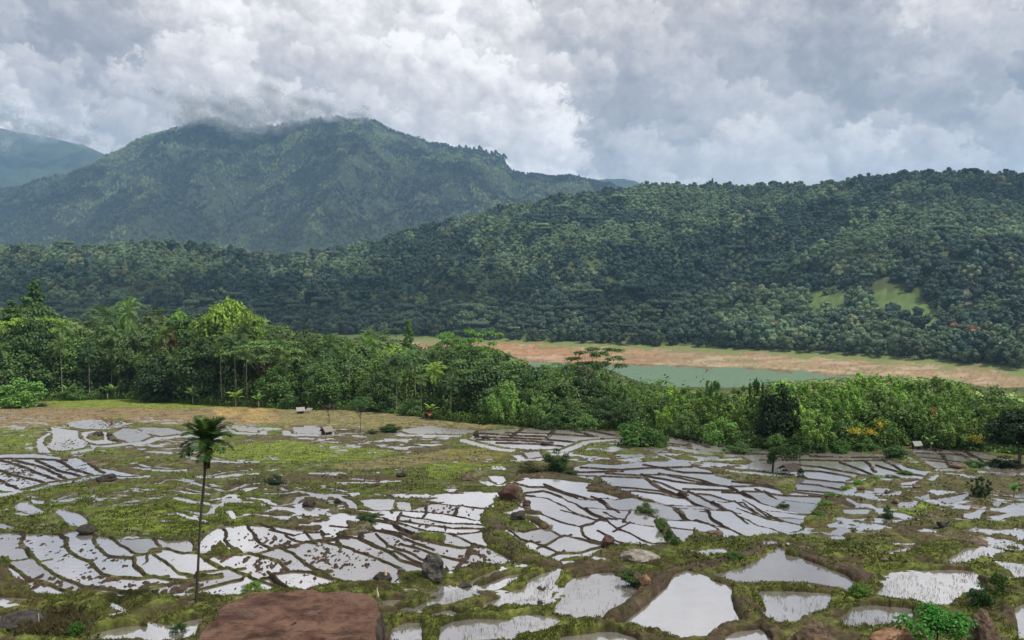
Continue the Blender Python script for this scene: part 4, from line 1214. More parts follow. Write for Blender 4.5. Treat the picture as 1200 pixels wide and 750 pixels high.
def wood_label(kind, ppx, ro, col_, h):
    g = col_[1]
    tone = 'dark green' if g < .75 else 'mid green' if g < 1.1 else 'light green' if g < 1.5 else 'bright yellow-green'
    size = 'low' if h < 5 else 'tall' if h > 14 else ''
    row = {'edge': 'at the very front', 'f': 'in the front row', 'm': 'in the middle rows', 'b': 'in the back rows', 'bb': 'at the back'}[ro]
    pl = next(t for lim, t in PLACE if ppx < lim)
    return ' '.join((size + ' ' + tone + ' ' + KN[kind] + ' ' + row + ', ' + pl).split())


count = 0
wr = random.Random(3)


def ztop(py, Y_):
    return -tan_px(py) * Y_


px = -70.0
while px < 1290:
    pb = float(ip(px, T_BASE))
    _, yb = on_field(px, pb)
    yb = float(yb)
    step = 4.9 * F / yb
    right = px > 780
    depth = [(-.5, 'edge'), (3.5, 'f'), (9, 'm'), (16, 'm'), (25, 'b'), (38, 'b'), (56, 'bb')] if not right else [(-.5, 'edge'), (2.5, 'f'), (6, 'm'), (10, 'm'), (15, 'b'), (22, 'b'), (32, 'bb')]
    for dep, ro in depth:
        if wr.random() < (.30 if ro == 'edge' else .13 if not right else .20): continue
        y = yb + dep + wr.uniform(-1.6, 1.6)
        x = (px + wr.uniform(-.5, .5) * step - 600) / F * y
        ppx = 600 + F * x / y
        z = ground_z(x, y)
        tp = float(ip(ppx, T_TOP))
        allow = ztop(tp, y) - z
        r = wr.random()
        left = ppx < 110
        if right:
            kind = {'edge': 'bush' if r < .7 else 'banana', 'f': 'feather' if r < .5 else ('bush' if r < .85 else 'round')}.get(ro, 'feather' if r < .80 else ('round' if r < .93 else 'palm'))
        elif ppx < 560:
            kind = {'edge': 'banana' if r < .5 else 'bush', 'f': 'palm' if r < .48 else ('round' if r < .8 else 'coconut')}.get(ro, 'palm' if r < .30 else 'broad' if r < .58 else 'round' if r < .80 else 'coconut' if r < .92 else 'umbrella')
        else:
            kind = {'edge': 'bush' if r < .75 else 'banana', 'f': 'round' if r < .45 else ('feather' if r < .8 else 'palm')}.get(ro, 'broad' if r < .4 else 'round' if r < .68 else 'feather' if r < .82 else 'umbrella' if r < .9 else 'palm')
        fr = {'edge': .24, 'f': .58, 'm': .80, 'b': .97, 'bb': 1.0}[ro]
        h = allow * fr * wr.uniform(.80, 1.04)
        h = min(h, {'bush': 3.6, 'banana': 4.4, 'round': 13, 'feather': 13}.get(kind, 26))
        if ro in ('b', 'bb'): h = max(h, allow * .86)
        if h < 1.3: continue
        if kind in ('broad', 'round', 'umbrella') and h > 16: wide = .7
        else: wide = 1.0
        if kind == 'palm': wide = max(.75, min(1.0, 11 / h))
        if kind == 'feather' and h < 6: wide = 1.25
        g_ = wr.uniform(.8, 1.15)
        colr_ = {'feather': ((2.2 if right else 1.5) * g_, (2.1 if right else 1.5) * g_, 1.6), 'banana': (1.5 * g_, 1.5 * g_, 1.2), 'palm': (1.15 * g_, 1.1 * g_, 1.0), 'bush': (1.1 * g_, 1.2 * g_, 1.1)}.get(kind, (1.0 * g_, 1.0 * g_, 1.0))
        if wr.random() < .12 and kind != 'feather': colr_ = (1.9 * g_, 1.7 * g_, 1.0)
        if wr.random() < .14 and not right: colr_ = (.6, .68, .9)
        lab_, cat_ = LBL[kind]
        put_tree(kind, x, y, z - .1, h, wood_label(kind, ppx, ro, colr_, h), cat_, GRP[kind], colr_, wide=wide)
        count += 1
    px += step
print('wood trees', count)
# ---------------------------------------------------------------- trees one can pick out in the wood
def wood_tree(kind, px, top, y, label, cat='tree', color=(1, 1, 1), wide=1.0, var=None, group=None, lift=0.0):
    x = (px - 600) / F * y
    z = ground_z(x, y)
    h = ztop(top, y) - z
    return put_tree(kind, x, y, z - .1 + lift, h, label, cat, group, color, wide=wide, var=var)


def edge_y(px, extra=0.0):
    return float(on_field(px, float(ip(px, T_BASE)))[1]) + extra


wood_tree('tall', 42, 328, edge_y(42, 30), 'tallest tree of the wood, cone-shaped, standing high above its left end', color=(.95, 1.0, 1.05), wide=.95)
wood_tree('tall', 12, 352, edge_y(12, 24), 'narrow green tree just beside the tallest cone-shaped tree of the wood', color=(.9, 1, 1))
wood_tree('broad', 268, 352, edge_y(268, 26), 'bright yellow-green domed tree crowning the left half of the wood', color=(1.9, 1.7, 1.0), wide=.62)
wood_tree('broad', 291, 364, edge_y(291, 20), 'bright green tree leaning against the domed yellow-green crown', color=(1.6, 1.5, 1.0), wide=.55)
wood_tree('broad', 209, 366, edge_y(209, 22), 'pale green tree rising beside a reddish brown crown in the wood', color=(1.6, 1.6, 1.1), wide=.5)
wood_tree('round', 196, 385, edge_y(196, 12), 'tree with reddish brown foliage among the palms of the wood', color=(2.2, .95, 1.3), wide=.45)
wood_tree('coconut', 150, 364, edge_y(150, 24), 'coconut palm spreading its fronds above the crowns left of the domed tree', 'palm tree', (1.2, 1.2, 1), wide=.55)
wood_tree('round', 192, 418, edge_y(192, 1.5), 'very dark leafy bush-like tree at the front of the palms', color=(.38, .45, .6), wide=1.25)
wood_tree('tall', 478, 374, edge_y(478, 40), 'narrow tree standing above the others before the red shore', color=(.9, 1.0, 1.0), wide=.62)
wood_tree('umbrella', 552, 386, edge_y(552, 45), 'flat layered tree top overlapping the red shore', color=(1.15, 1.25, 1.0), wide=.72)
wood_tree('umbrella', 524, 392, edge_y(524, 30), 'domed grey-green tree next to the flat layered tree top', color=(.9, 1.05, 1.1), wide=.5)
wood_tree('umbrella', 700, 407, edge_y(700, 36), 'spreading tree with open layered branches in front of the lake', color=(.9, 1.05, .9), wide=.78)
wood_tree('umbrella', 655, 425, edge_y(655, 34), 'light green flat-topped tree touching the lake edge', color=(1.4, 1.5, 1.0), wide=.6)
wood_tree('feather', 834, 447, edge_y(834, 8), 'thin upright shrubby tree poking above the thicket into the lake view', color=(.9, 1.1, 1.0), wide=.6)
wood_tree('feather', 888, 446, edge_y(888, 8), 'slender green spire tree beside the dark tree at the lake', color=(.8, 1.05, .9), wide=.5)
x_, y_ = on_field(917, 522)
wood_tree('round', 917, 452, float(y_) - 1.5, 'very dark green tree standing alone in front of the bright thicket', color=(.20, .30, .28), wide=.72, var=0)
x_, y_ = on_field(1194, 546)
put_tree('dome', float(x_), float(y_), ground_z(float(x_), float(y_)) - .1, 6.3, 'dark mushroom-shaped tree with a bare trunk at the right edge of the fields', 'tree', None, (.20, .28, .25), wide=1.0, var=0)
wood_tree('round', 1097, 486, edge_y(1097, 5), 'tree with coral red flowers on top in the thicket', color=(.7, .85, .9), wide=.8)


def flowers(px, py, y, rx, rz, n, label, name, cat, mat, group=None, seed=0, base=None):
    """flowering bush: leafy body with a layer of blossom"""
    rng = np.random.default_rng(seed + 500)
    x = (px - 600) / F * y; zc = -tan_px(py) * y
    zg = ground_z(x, y)
    root = bpy.data.objects.new(name, None); COL.objects.link(root); root.location = (x, y, zg)
    tag(root, label, cat, group)
    hc = zc - zg
    cl = np.array([(rng.normal() * rx * .5, rng.normal() * rx * .3, hc + rng.normal() * rz * .4, rx * .4, rz * .5) for _ in range(9)])
    C, N = crown_pts(rng, cl, n); v, f = cards(C, N, .24, .17, rng)
    link('blossom', mesh_np('blossom', v, f, mat), root)
    cl2 = np.array([(rng.normal() * rx * .5, .5 + rng.normal() * rx * .3, hc * rng.random() * .9, rx * .5, max(rz, hc * .3) * .6) for _ in range(12)])
    C, N = crown_pts(rng, cl2, 60); v, f = cards(C, N, .32, .22, rng)
    fo = link('foliage', mesh_np('foliage', v, f, ML), root); fo.color = (.9, 1, 1, 1)
    return root


M_YEL = leaf_mat('yellow_blossom', (.30, .26, .02), (.38, .32, .03), trans=.2)
M_RED = leaf_mat('red_blossom', (.42, .07, .04), (.50, .12, .06), trans=.2)
M_RUST = leaf_mat('rust_blossom', (.36, .085, .035), (.45, .12, .05), trans=.1, var=.2)
flowers(1012, 505, edge_y(1012, .5), 2.0, .6, 60, 'wide low bush of yellow flowers in front of the thicket', 'flowering_bush', 'bush', M_YEL, seed=1)
flowers(1034, 497, edge_y(1034, 1.5), 1.1, 1.1, 50, 'upright bush of golden yellow flowers next to the wide low one', 'flowering_bush', 'bush', M_YEL, seed=2)
flowers(1144, 503, edge_y(1144, 1.0), .9, 1.6, 40, 'tall yellow flowering bush left of the dark mushroom-shaped tree', 'flowering_bush', 'bush', M_YEL, seed=3)
flowers(1156, 514, edge_y(1156, -.6), 1.5, .45, 55, 'low yellow flowering bush beneath the dark mushroom-shaped tree', 'flowering_bush', 'bush', M_YEL, seed=4)
flowers(808, 484, edge_y(808, 2.), .7, 1.2, 26, 'bush with a few yellow and rust flowers at the lake end of the wood', 'flowering_bush', 'bush', M_YEL, seed=5)
flowers(1097, 486, edge_y(1097, 4.3), 1.0, .7, 60, 'cluster of coral red blossom high in the thicket', 'flowering_bush', 'bush', M_RED, seed=6)
flowers(734, 478, edge_y(734, 2.), .9, .8, 16, 'bush with scattered yellow leaves in the middle of the wood edge', 'flowering_bush', 'bush', M_YEL, seed=7)

# ---------------------------------------------------------------- undergrowth between the trunks
rng = np.random.default_rng(77)
n = 80000
pxs = rng.uniform(-80, 1290, n)
pb = ip(pxs, T_BASE); yb = 13 / (tan_px(pb) - .085)
dd = rng.random(n) ** 1.8 * np.where(pxs > 780, 26, 46) - .8
yy = yb + dd; xx = (pxs - 600) / F * yy
bump = fbm(xx / 2.2, yy / 2.2, 411, 3)
zz = np.interp(yy, [0, 225], [-13, -32.1]); zz = height0(xx, yy)
hh_ = rng.random(n) ** 1.1 * (.5 + 3.8 * np.maximum(bump - .28, 0)) * (1 + 2.4 * (dd > 3))
C = np.stack([xx, yy, zz + hh_], 1)
N = rng.normal(size=(n, 3)) + np.array([0, -.5, 1.0])
v, f = cards(C, N, rng.uniform(.3, .8, n), rng.uniform(.2, .42, n), rng)
M_UND = leaf_mat('undergrowth_leaves', (.085, .15, .035), (.085, .15, .035), var=.5)
tag(link('undergrowth', mesh_np('undergrowth', v, f, M_UND)), kind='stuff', label='low green undergrowth at the foot of the wood')


# ================================================================ forest of the far hill
def lod_mesh(kind, seed, mat, leaf=1.15, per=9, ncl=15):
    rng = np.random.default_rng(seed)
    if kind == 'broad': h, w = 12., 11.; cl = broad_clumps(rng, h, w, ncl, .25, 1.3)
    elif kind == 'round': h, w = 9., 9.; cl = broad_clumps(rng, h, w, ncl, .15, 1.35)
    elif kind == 'umb':
        h, w = 12., 16.
        cl = np.array([(math.cos(a) * r, math.sin(a) * r, h * .93 - .012 * r * r, 2.7, 1.5) for a, r in zip(rng.random(ncl) * 6.28, w * .42 * rng.random(ncl) ** .5)])
    else:
        h, w = 16., 7.
        cl = np.array([(rng.normal() * .8 * (1 - t), rng.normal() * .8 * (1 - t), h * (.3 + .65 * t), 2.6 - 1.7 * t, 1.9) for t in np.linspace(0, 1, ncl)])
    C, N = crown_pts(rng, cl, per, .4, .75)
    v, f = cards(C, N, leaf, leaf * .75, rng)
    A = MB(); A.add(v, f)
    # ragged lumps of closed foliage under the leaves
    na, nb_ = 9, 7
    for x, y, z, rx, rz in cl:
        vv = []
        for i in range(nb_):
            th = math.pi * (i + .02) / (nb_ - .96)
            for j in range(na):
                ph = 2 * math.pi * j / na + i * .4
                k_ = .93 * (1 + rng.normal() * .09)
                vv.append((x + rx * k_ * math.sin(th) * math.cos(ph), y + rx * k_ * math.sin(th) * math.sin(ph), z + rz * k_ * math.cos(th)))
        A.add(vv, [[i * na + j, (i + 1) * na + j, (i + 1) * na + (j + 1) % na, i * na + (j + 1) % na] for i in range(nb_ - 1) for j in range(na)])
    return A.mesh('forest_' + kind, mat)


def forest_leaf(name, a, b, trans=.12):
    m = bpy.data.materials.new(name); m.use_nodes = True
    t = NT(m.node_tree); t.n.clear()
    at_ = t.node('ShaderNodeAttribute', attribute_name='tint', attribute_type='INSTANCER')
    geo = t.node('ShaderNodeNewGeometry')
    oi = t.node('ShaderNodeObjectInfo')
    c = t.v('MULTIPLY', at_.outputs['Color'], t.mix(oi.outputs['Random'], a, b))
    r2 = t.node('ShaderNodeTexWhiteNoise', {'W': t.m('MULTIPLY', oi.outputs['Random'], 91.7)}, noise_dimensions='1D')
    c = t.scale(c, t.m('ADD', .60, t.m('MULTIPLY', r2.outputs[0], .85)))
    c = t.scale(c, t.m('ADD', .75, t.m('MULTIPLY', geo.outputs['Random Per Island'], .5)))
    p = t.node('ShaderNodeBsdfPrincipled', {'Base Color': c, 'Roughness': .6})
    p.inputs['Specular IOR Level'].default_value = .25
    tr = t.node('ShaderNodeBsdfTranslucent', {'Color': c})
    mx_ = t.node('ShaderNodeMixShader', {0: trans, 1: p.outputs[0], 2: tr.outputs[0]})
    t.l.new(mx_.outputs[0], t.node('ShaderNodeOutputMaterial').inputs[0])
    return m


M_FOR = forest_leaf('far_forest_leaves', (.95, 1, 1), (1.05, 1, .95))


def scatter(name, pts, scales, rots, kinds, tints, variants, label):
    """one object of uncountable trees: geometry nodes place the variants on its points"""
    col_ = bpy.data.collections.new(name + '_kinds')
    for i, mm in enumerate(variants):
        o = bpy.data.objects.new('%s_kind_%02d' % (name, i), mm); col_.objects.link(o)
    me = bpy.data.meshes.new(name)
    n = len(pts)
    me.vertices.add(n); me.vertices.foreach_set('co', np.asarray(pts, np.float32).ravel())
    for nm, typ, arr, key in (('scl', 'FLOAT', scales, 'value'), ('rot', 'FLOAT', rots, 'value'), ('kid', 'INT', kinds, 'value')):
        a = me.attributes.new(nm, typ, 'POINT'); a.data.foreach_set(key, np.asarray(arr, np.int32 if typ == 'INT' else np.float32))
    a = me.attributes.new('tint', 'FLOAT_COLOR', 'POINT')
    a.data.foreach_set('color', np.concatenate([tints, np.ones((n, 1))], 1).astype(np.float32).ravel())
    o = link(name, me)
    g = bpy.data.node_groups.new(name + '_scatter', 'GeometryNodeTree')
    g.interface.new_socket('Geometry', in_out='INPUT', socket_type='NodeSocketGeometry')
    g.interface.new_socket('Geometry', in_out='OUTPUT', socket_type='NodeSocketGeometry')
    nd = g.nodes; L = g.links
    gi = nd.new('NodeGroupInput'); go = nd.new('NodeGroupOutput')
    ci = nd.new('GeometryNodeCollectionInfo'); ci.inputs['Collection'].default_value = col_
    ci.inputs['Separate Children'].default_value = True; ci.inputs['Reset Children'].default_value = True
    iop = nd.new('GeometryNodeInstanceOnPoints'); iop.inputs['Pick Instance'].default_value = True
    def attr(nm, typ):
        q = nd.new('GeometryNodeInputNamedAttribute'); q.data_type = typ; q.inputs['Name'].default_value = nm
        return q.outputs['Attribute']
    L.new(gi.outputs[0], iop.inputs['Points']); L.new(ci.outputs[0], iop.inputs['Instance'])
    L.new(attr('kid', 'INT'), iop.inputs['Instance Index'])
    cx = nd.new('ShaderNodeCombineXYZ'); L.new(attr('rot', 'FLOAT'), cx.inputs[2])
    L.new(cx.outputs[0], iop.inputs['Rotation'])
    L.new(attr('scl', 'FLOAT'), iop.inputs['Scale'])
    L.new(iop.outputs[0], go.inputs[0])
    md = o.modifiers.new('scatter', 'NODES'); md.node_group = g
    tag(o, kind='stuff', label=label)
    return o


VF = [lod_mesh('broad', 601, M_FOR), lod_mesh('broad', 602, M_FOR), lod_mesh('round', 603, M_FOR), lod_mesh('round', 604, M_FOR), lod_mesh('umb', 605, M_FOR), lod_mesh('cone', 606, M_FOR), lod_mesh('umb', 607, M_FOR)]
rng = np.random.default_rng(5)
sp_ = 10.0
gx, gy = np.meshgrid(np.arange(-1350, 1350, sp_), np.arange(520, 2000, sp_))
fx_ = (gx + rng.uniform(-.95, .95, gx.shape) * sp_).ravel(); fy_ = (gy + rng.uniform(-.95, .95, gy.shape) * sp_).ravel()
pxc = 600 + F * fx_ / fy_
bkv = ip(pxc, T_BK); ryv = ip(pxc, T_RY)
ok = (np.abs(fx_ / fy_) < .74) & (fy_ > bkv + 16 + 12 * (fbm(fx_ / 25, fy_ * 0, 9, 2) - .5)) & (fy_ < ryv + 110)
fx_, fy_, pxc, bkv, ryv = fx_[ok], fy_[ok], pxc[ok], bkv[ok], ryv[ok]
fz_ = height0(fx_, fy_)
tpx, tpy = to_px(fx_, fy_, fz_)
keep = np.ones(len(fx_), bool)
jx = (fbm(fx_ / 9, fy_ / 9, 8, 2) - .5) * 16; jy = (fbm(fx_ / 9 + 7, fy_ / 9, 18, 2) - .5) * 8
for kd, poly in CLEAR:
    keep &= ~(inpoly(tpx + jx, tpy + jy + 2, poly) & (rng.random(len(fx_)) < .97))
fx_, fy_, fz_, tpx, tpy, bkv = [a[keep] for a in (fx_, fy_, fz_, tpx, tpy, bkv)]
# light cover class: species patches
pa = fbm(fx_ / 150, fy_ / 150, 801, 4, .6); pb_ = fbm(fx_ / 40, fy_ / 60, 805, 3, .6)
lightp = sstep(pa * .62 + pb_ * .38, .47, .57)
base_d = np.array([.034, .068, .050]); base_l = np.array([.125, .190, .098])
tint = base_d[None] * (1 - lightp[:, None]) + base_l[None] * lightp[:, None]
rr = rng.random(len(fx_))
pale = rr < .055
tint[pale] = np.array([.15, .19, .10])
umb_z = (sstep(tpy, 350, 372) * (tpx < 820)) > rng.random(len(fx_)) * 1.1
kid = rng.choice(6, len(fx_), p=[.31, .31, .18, .18, .01, .01])
kid = np.where(umb_z & (rng.random(len(fx_)) < .10), rng.choice([4, 6], len(fx_)), kid)
tint[umb_z] = tint[umb_z] * .4 + np.array([.055, .088, .050]) * .6
scl = (.50 + 1.35 * rng.random(len(fx_)) ** 2.0) * (.80 + .55 * fbm(fx_ / 60, fy_ / 60, 811, 2))
scl = np.where(pa > .62, scl * .8, scl)
scatter('forest', np.stack([fx_, fy_, fz_ - .5], 1), scl, rng.random(len(fx_)) * 6.28, kid, tint, VF, 'dense mixed forest covering the far hill')
print('forest trees', len(fx_))

# the wood goes on down the slope to the near shore of the lake
gx, gy = np.meshgrid(np.arange(-380, 420, 7.5), np.arange(120, 440, 7.5))
qx_ = (gx + rng.uniform(-3.4, 3.4, gx.shape)).ravel(); qy_ = (gy + rng.uniform(-3.4, 3.4, gx.shape)).ravel()
qp = 600 + F * qx_ / qy_
pbq = ip(qp, T_BASE); ybq = 13 / (tan_px(pbq) - .085)
okq = (qp > -120) & (qp < 1320) & (qy_ > ybq + np.where(qp > 780, 26, 44)) & (qy_ < 425)
qx_, qy_, qp = qx_[okq], qy_[okq], qp[okq]
qz_ = height0(qx_, qy_)
hmax = -tan_px(ip(qp, T_TOP) + 3) * qy_ - qz_
hq_ = np.minimum(hmax * rng.uniform(.86, 1.0, len(qx_)), rng.uniform(13, 24, len(qx_)))
okq = hq_ > 3
qx_, qy_, qz_, hq_, qp = qx_[okq], qy_[okq], qz_[okq], hq_[okq], qp[okq]
tq = np.where((qp > 800)[:, None], np.array([.20, .27, .09]), np.array([.095, .14, .048])) * rng.uniform(.6, 1.25, len(qx_))[:, None]
kq = rng.choice(4, len(qx_))
scatter('woodland', np.stack([qx_, qy_, qz_ - .4], 1), hq_ / np.array([12., 12., 9., 9.])[kq], rng.random(len(qx_)) * 6.28, kq, tq,
        [lod_mesh('broad', 631, M_FOR, .8, 60, 22), lod_mesh('broad', 632, M_FOR, .8, 60, 22), lod_mesh('round', 633, M_FOR, .7, 60, 22), lod_mesh('round', 634, M_FOR, .7, 60, 22)], 'crowns of the wood sloping down to the lake shore')

# mountain forest
M_MFOR = forest_leaf('mountain_forest_leaves', (.95, 1, 1), (1.05, 1, .95), .08)
VM = [lod_mesh('broad', 701, M_MFOR, 2.2, 1.6, 6), lod_mesh('round', 702, M_MFOR, 2.2, 1.6, 6), lod_mesh('round', 703, M_MFOR, 2.2, 2.0, 5)]
nm = 60000
ti = rng.random(nm) ** .8 * (MX_.shape[0] - 1) * .83; tj = rng.random(nm) * (MX_.shape[1] - 1)
i0 = ti.astype(int); j0 = tj.astype(int); fi, fj = ti - i0, tj - j0
def bil(A): return (A[i0, j0] * (1 - fi) + A[i0 + 1, j0] * fi) * (1 - fj) + (A[i0, j0 + 1] * (1 - fi) + A[i0 + 1, j0 + 1] * fi) * fj
mx2, my2, mz2 = bil(MX_), bil(MY_), bil(MZ_)
mp, mq = to_px(mx2, my2, mz2)
pa = fbm(mx2 / 420, my2 / 420, 901, 4, .6); pb_ = fbm(mx2 / 90, my2 / 120, 905, 3, .6)
lightp = sstep(pa * .5 + pb_ * .5, .49, .60)
low_ = sstep(mq, 235, 290) * .55
lightp = np.clip(lightp + low_ * pb_, 0, 1)
tint = np.array([.026, .046, .044])[None] * (1 - lightp[:, None]) + np.array([.22, .28, .13])[None] * lightp[:, None]
cut = (sstep(pb_, .60, .66) * (rng.random(nm) < .75)) < .5
# grassy openings keep few trees
mk = cut | (mq < 165)
kid = rng.choice(3, nm, p=[.5, .42, .08])
sc_ = rng.uniform(.75, 1.35, nm) * np.where(mq < 190, 1.1, 1.0)
scatter('mountain_forest', np.stack([mx2, my2, mz2 - 1], 1)[mk], sc_[mk], rng.random(nm)[mk] * 6.28, kid[mk], tint[mk], VM, 'forest cover of the cloud-capped mountain')

# ---------------------------------------------------------------- single trees of the far shore and of the skyline
rs = random.Random(9)


def far_tree(x, y, kind, h, label, group, tint, name='tree', wide=1.0, mat=None):
    k = {'broad': 0, 'round': 2, 'umb': 4, 'cone': 5}[kind]
    hs = {'broad': 12., 'round': 9., 'umb': 12., 'cone': 16.}[kind]
    root = bpy.data.objects.new(name, None); COL.objects.link(root)
    root.location = (x, y, float(height0(x, y)) - .3); root.rotation_euler = (0, 0, rs.random() * 6.28)
    s = h / hs; root.scale = (s * wide, s * wide, s)
    tag(root, label, 'tree', group)
    c = link('crown', FARM[kind][rs.randrange(2)], root); c.color = (*tint, 1)
    link('trunk', FTR, root)
    return root


FTR_b = MB(); FTR_b.tube([(0, 0, -1), (.1, 0, 3), (0, .1, 7.5)], [.4, .3, .15], 5)
FTR_b.tube([(0, 0, 4), (1.6, .5, 7.5)], [.2, .1], 4); FTR_b.tube([(0, 0, 4.5), (-1.4, -.6, 8)], [.2, .1], 4)
FTR = FTR_b.mesh('far_trunk', M_BARK, True)
MLFAR = leaf_mat('shore_tree_leaves', (.034, .058, .026), (.062, .095, .036), trans=.12, var=.25, use_color=True)
FARM = {k: [lod_mesh(k, 620 + i + 7 * j, MLFAR, 1.05, 22, 17) for j in range(2)] for i, k in enumerate(('broad', 'round', 'umb', 'cone'))}
def shore_label(kind, p, tn):
    w_ = next(t for lim, t in [(540, 'where the red bank first shows'), (600, 'behind the flat layered tree top'), (665, 'where the lake first shows'), (740, 'above the spreading tree at the lake'), (800, 'above the middle of the lake'),
                               (870, 'above the lake end'), (930, 'over the point where the lake ends'), (1000, 'below the small hillside clearing'), (1060, 'below the large hillside clearing'), (1125, 'below the red-flowering shore tree'), (1180, 'right of the red-flowering shore tree'), (9999, 'at the far right end of the bank')] if p < lim)
    k_ = {'broad': 'broad tree', 'round': 'rounded tree', 'umb': 'flat-crowned tree', 'cone': 'slim tree'}[kind]
    return ('darker ' if tn < .9 else 'paler ' if tn > 1.05 else 'mid-toned ') + k_ + ' of the far shore, ' + w_


pxq = 478.0
while pxq < 1240:
    bk = float(ip(pxq, T_BK)); y = bk + rs.uniform(6, 17)
    x = (pxq - 600) / F * y
    kind = rs.choice(['broad', 'broad', 'round', 'umb', 'round']) if pxq < 800 else rs.choice(['broad', 'round', 'broad', 'cone'])
    tn = rs.uniform(.75, 1.2)
    far_tree(x, y, kind, rs.uniform(8, 14.5), shore_label(kind, pxq, tn), 'trees along the far shore', (tn,) * 3)
    pxq += rs.uniform(.8, 1.25) * 10.5 * F / y
SKY = {p_: 'skyline tree on the far hill, ' + w_ for p_, w_ in [(822, 'just left of the small slim one'), (800, 'second left of the small slim one'), (952, 'just right of the widest flat crown'), (975, 'second right of the widest flat crown'), (935, 'touching the widest flat crown'), (745, 'where the crest meets the mountain foot'), (690, 'near the end of the mountain slope'), (655, 'lowest on the descending crest'), (1058, 'tallest along the right crest'), (1190, 'slim, at the right end of the crest'), (1083, 'slim, beside the tallest on the right crest'), (205, 'flat-topped, beside the highest crown of the low ridge'), (20, 'flat-topped, at the far left of the low ridge')]}
for px_, h, wd, kd in [(905, 20, 1.5, 'broad'), (862, 11, .6, 'cone'), (822, 14, 1, 'broad'), (800, 13, 1, 'round'), (952, 15, 1, 'broad'), (975, 13, 1, 'round'), (1003, 14, .9, 'broad'), (1030, 13, 1, 'round'), (1058, 17, 1, 'broad'), (1083, 14, 1, 'cone'),
                       (1108, 15, 1, 'broad'), (1135, 13, 1, 'round'), (1165, 16, 1, 'broad'), (1190, 14, .8, 'cone'), (745, 12, 1, 'round'), (722, 13, .9, 'broad'), (770, 12, .8, 'cone'), (935, 13, .9, 'broad'), (690, 13, 1, 'umb'), (655, 11, 1, 'round'),
                       (172, 17, 1, 'broad'), (205, 14, 1, 'umb'), (20, 13, 1, 'umb'), (75, 12, 1, 'round'), (120, 12, 1, 'broad'), (240, 13, 1, 'round')]:
    y = float(ip(px_, T_RY)) + 4; x = (px_ - 600) / F * y
    lb = SKY.get(px_) or {905: 'widest flat crown on the skyline of the far hill', 862: 'small slim tree alone on the skyline of the far hill', 172: 'highest crown on the low dark ridge at the left'}.get(px_, 'skyline tree on the crest of the far forested hill')
    far_tree(x, y, kd, h, lb, 'trees on the skyline' if lb.startswith('skyline') else None, (.8, .85, .85), wide=wd)


def on_hill(px_, py_):
    """first point of the hill under a photo pixel"""
    ys = np.linspace(520, 2000, 1500); v_ = (py_ - 375) / F
    xs = ys * (px_ - 600) / F / (math.cos(PITCH) - v_ * math.sin(PITCH))
    zr = -tan_px(py_) * ys; g = height0(xs, ys)
    i = int(np.argmax(g > zr))
    return float(xs[i]), float(ys[i])


for px_, py_, lb in [(1115, 391, 'red-flowering tree near the far shore below the earth scar'), (1136, 395, 'smaller rust-red tree next to the red-flowering shore tree'), (902, 383, 'rust-red tree in the low forest above the red bank'),
                     (905, 281, 'reddish tree high on the far hillside under the widest skyline crown'), (994, 277, 'rusty brown tree on the upper far hillside left of a gully'), (784, 363, 'dull red crown in the dark lower forest')]:
    x, y = on_hill(px_, py_ + 5)
    rt = far_tree(x, y - 4, 'broad', 12.5, lb, None, (1, 1, 1), name='flowering_tree')
    r3 = np.random.default_rng(int(px_))
    cl = broad_clumps(r3, 12.5, 11., 13, .45)
    C, N = crown_pts(r3, cl, 22, .8, .95); C[:, 2] += .9; v, f = cards(C, N, 1.4, 1.0, r3)
    link('blossom', mesh_np('blossom', v, f, M_RUST), rt)

# eucalyptus row on the mountain shoulder
for px_ in (540, 546, 551, 556, 562, 570, 576, 581, 586, 591):
    i = int(np.argmin(np.abs(MP_[0] - px_))); r_ = int(np.argmin(np.abs(MT_[:, 0] - 1.0)))
    root = bpy.data.objects.new('tree', None); COL.objects.link(root)
    root.location = (MX_[r_, i], MY_[r_, i], MZ_[r_, i] - 2); s = rs.uniform(2.2, 3.6); root.scale = (s * .7, s * .7, s)
    tag(root, 'tall thin tree of the row on the mountain shoulder', 'tree', 'row of trees on the mountain shoulder')
    c = link('crown', FARM[('broad', 'round')[i % 2]][i % 2], root); c.color = (.7, .8, .8, 1); link('trunk', FTR, root)

# ================================================================ rocks
from mathutils import noise as mn


def rock_mat(name, a, b, streak=1.0):
    m = bpy.data.materials.new(name); m.use_nodes = True
    t = NT(m.node_tree); t.n.clear()
    tc = t.node('ShaderNodeNewGeometry').outputs['Position']
    n = t.noise(t.v('MULTIPLY', tc, (1.0, 1.0, streak)), 2.2, 8, .65, .4)
    n2_ = t.noise(t.v('MULTIPLY', tc, (1.2, 5.0, 3.0)), 2.5, 6, .7)
    n3_ = t.noise(tc, 14, 4, .7)
    c = t.mix(t.smooth(n.outputs[0], .35, .65), a, b)
    c = t.scale(c, t.m('ADD', .45, t.m('ADD', t.m('MULTIPLY', n2_.outputs[0], .7), t.m('MULTIPLY', n3_.outputs[0], .4))))
    hgt = t.m('ADD', n2_.outputs[0], t.m('ADD', n.outputs[0], t.m('MULTIPLY', n3_.outputs[0], .35)))
    bmp = t.node('ShaderNodeBump', {'Height': hgt, 'Strength': .9, 'Distance': .12})
    p = t.node('ShaderNodeBsdfPrincipled', {'Base Color': c, 'Roughness': .82, 'Normal': bmp.outputs[0]})
    p.inputs['Specular IOR Level'].default_value = .3
    t.l.new(p.outputs[0], t.node('ShaderNodeOutputMaterial').inputs[0])
    return m


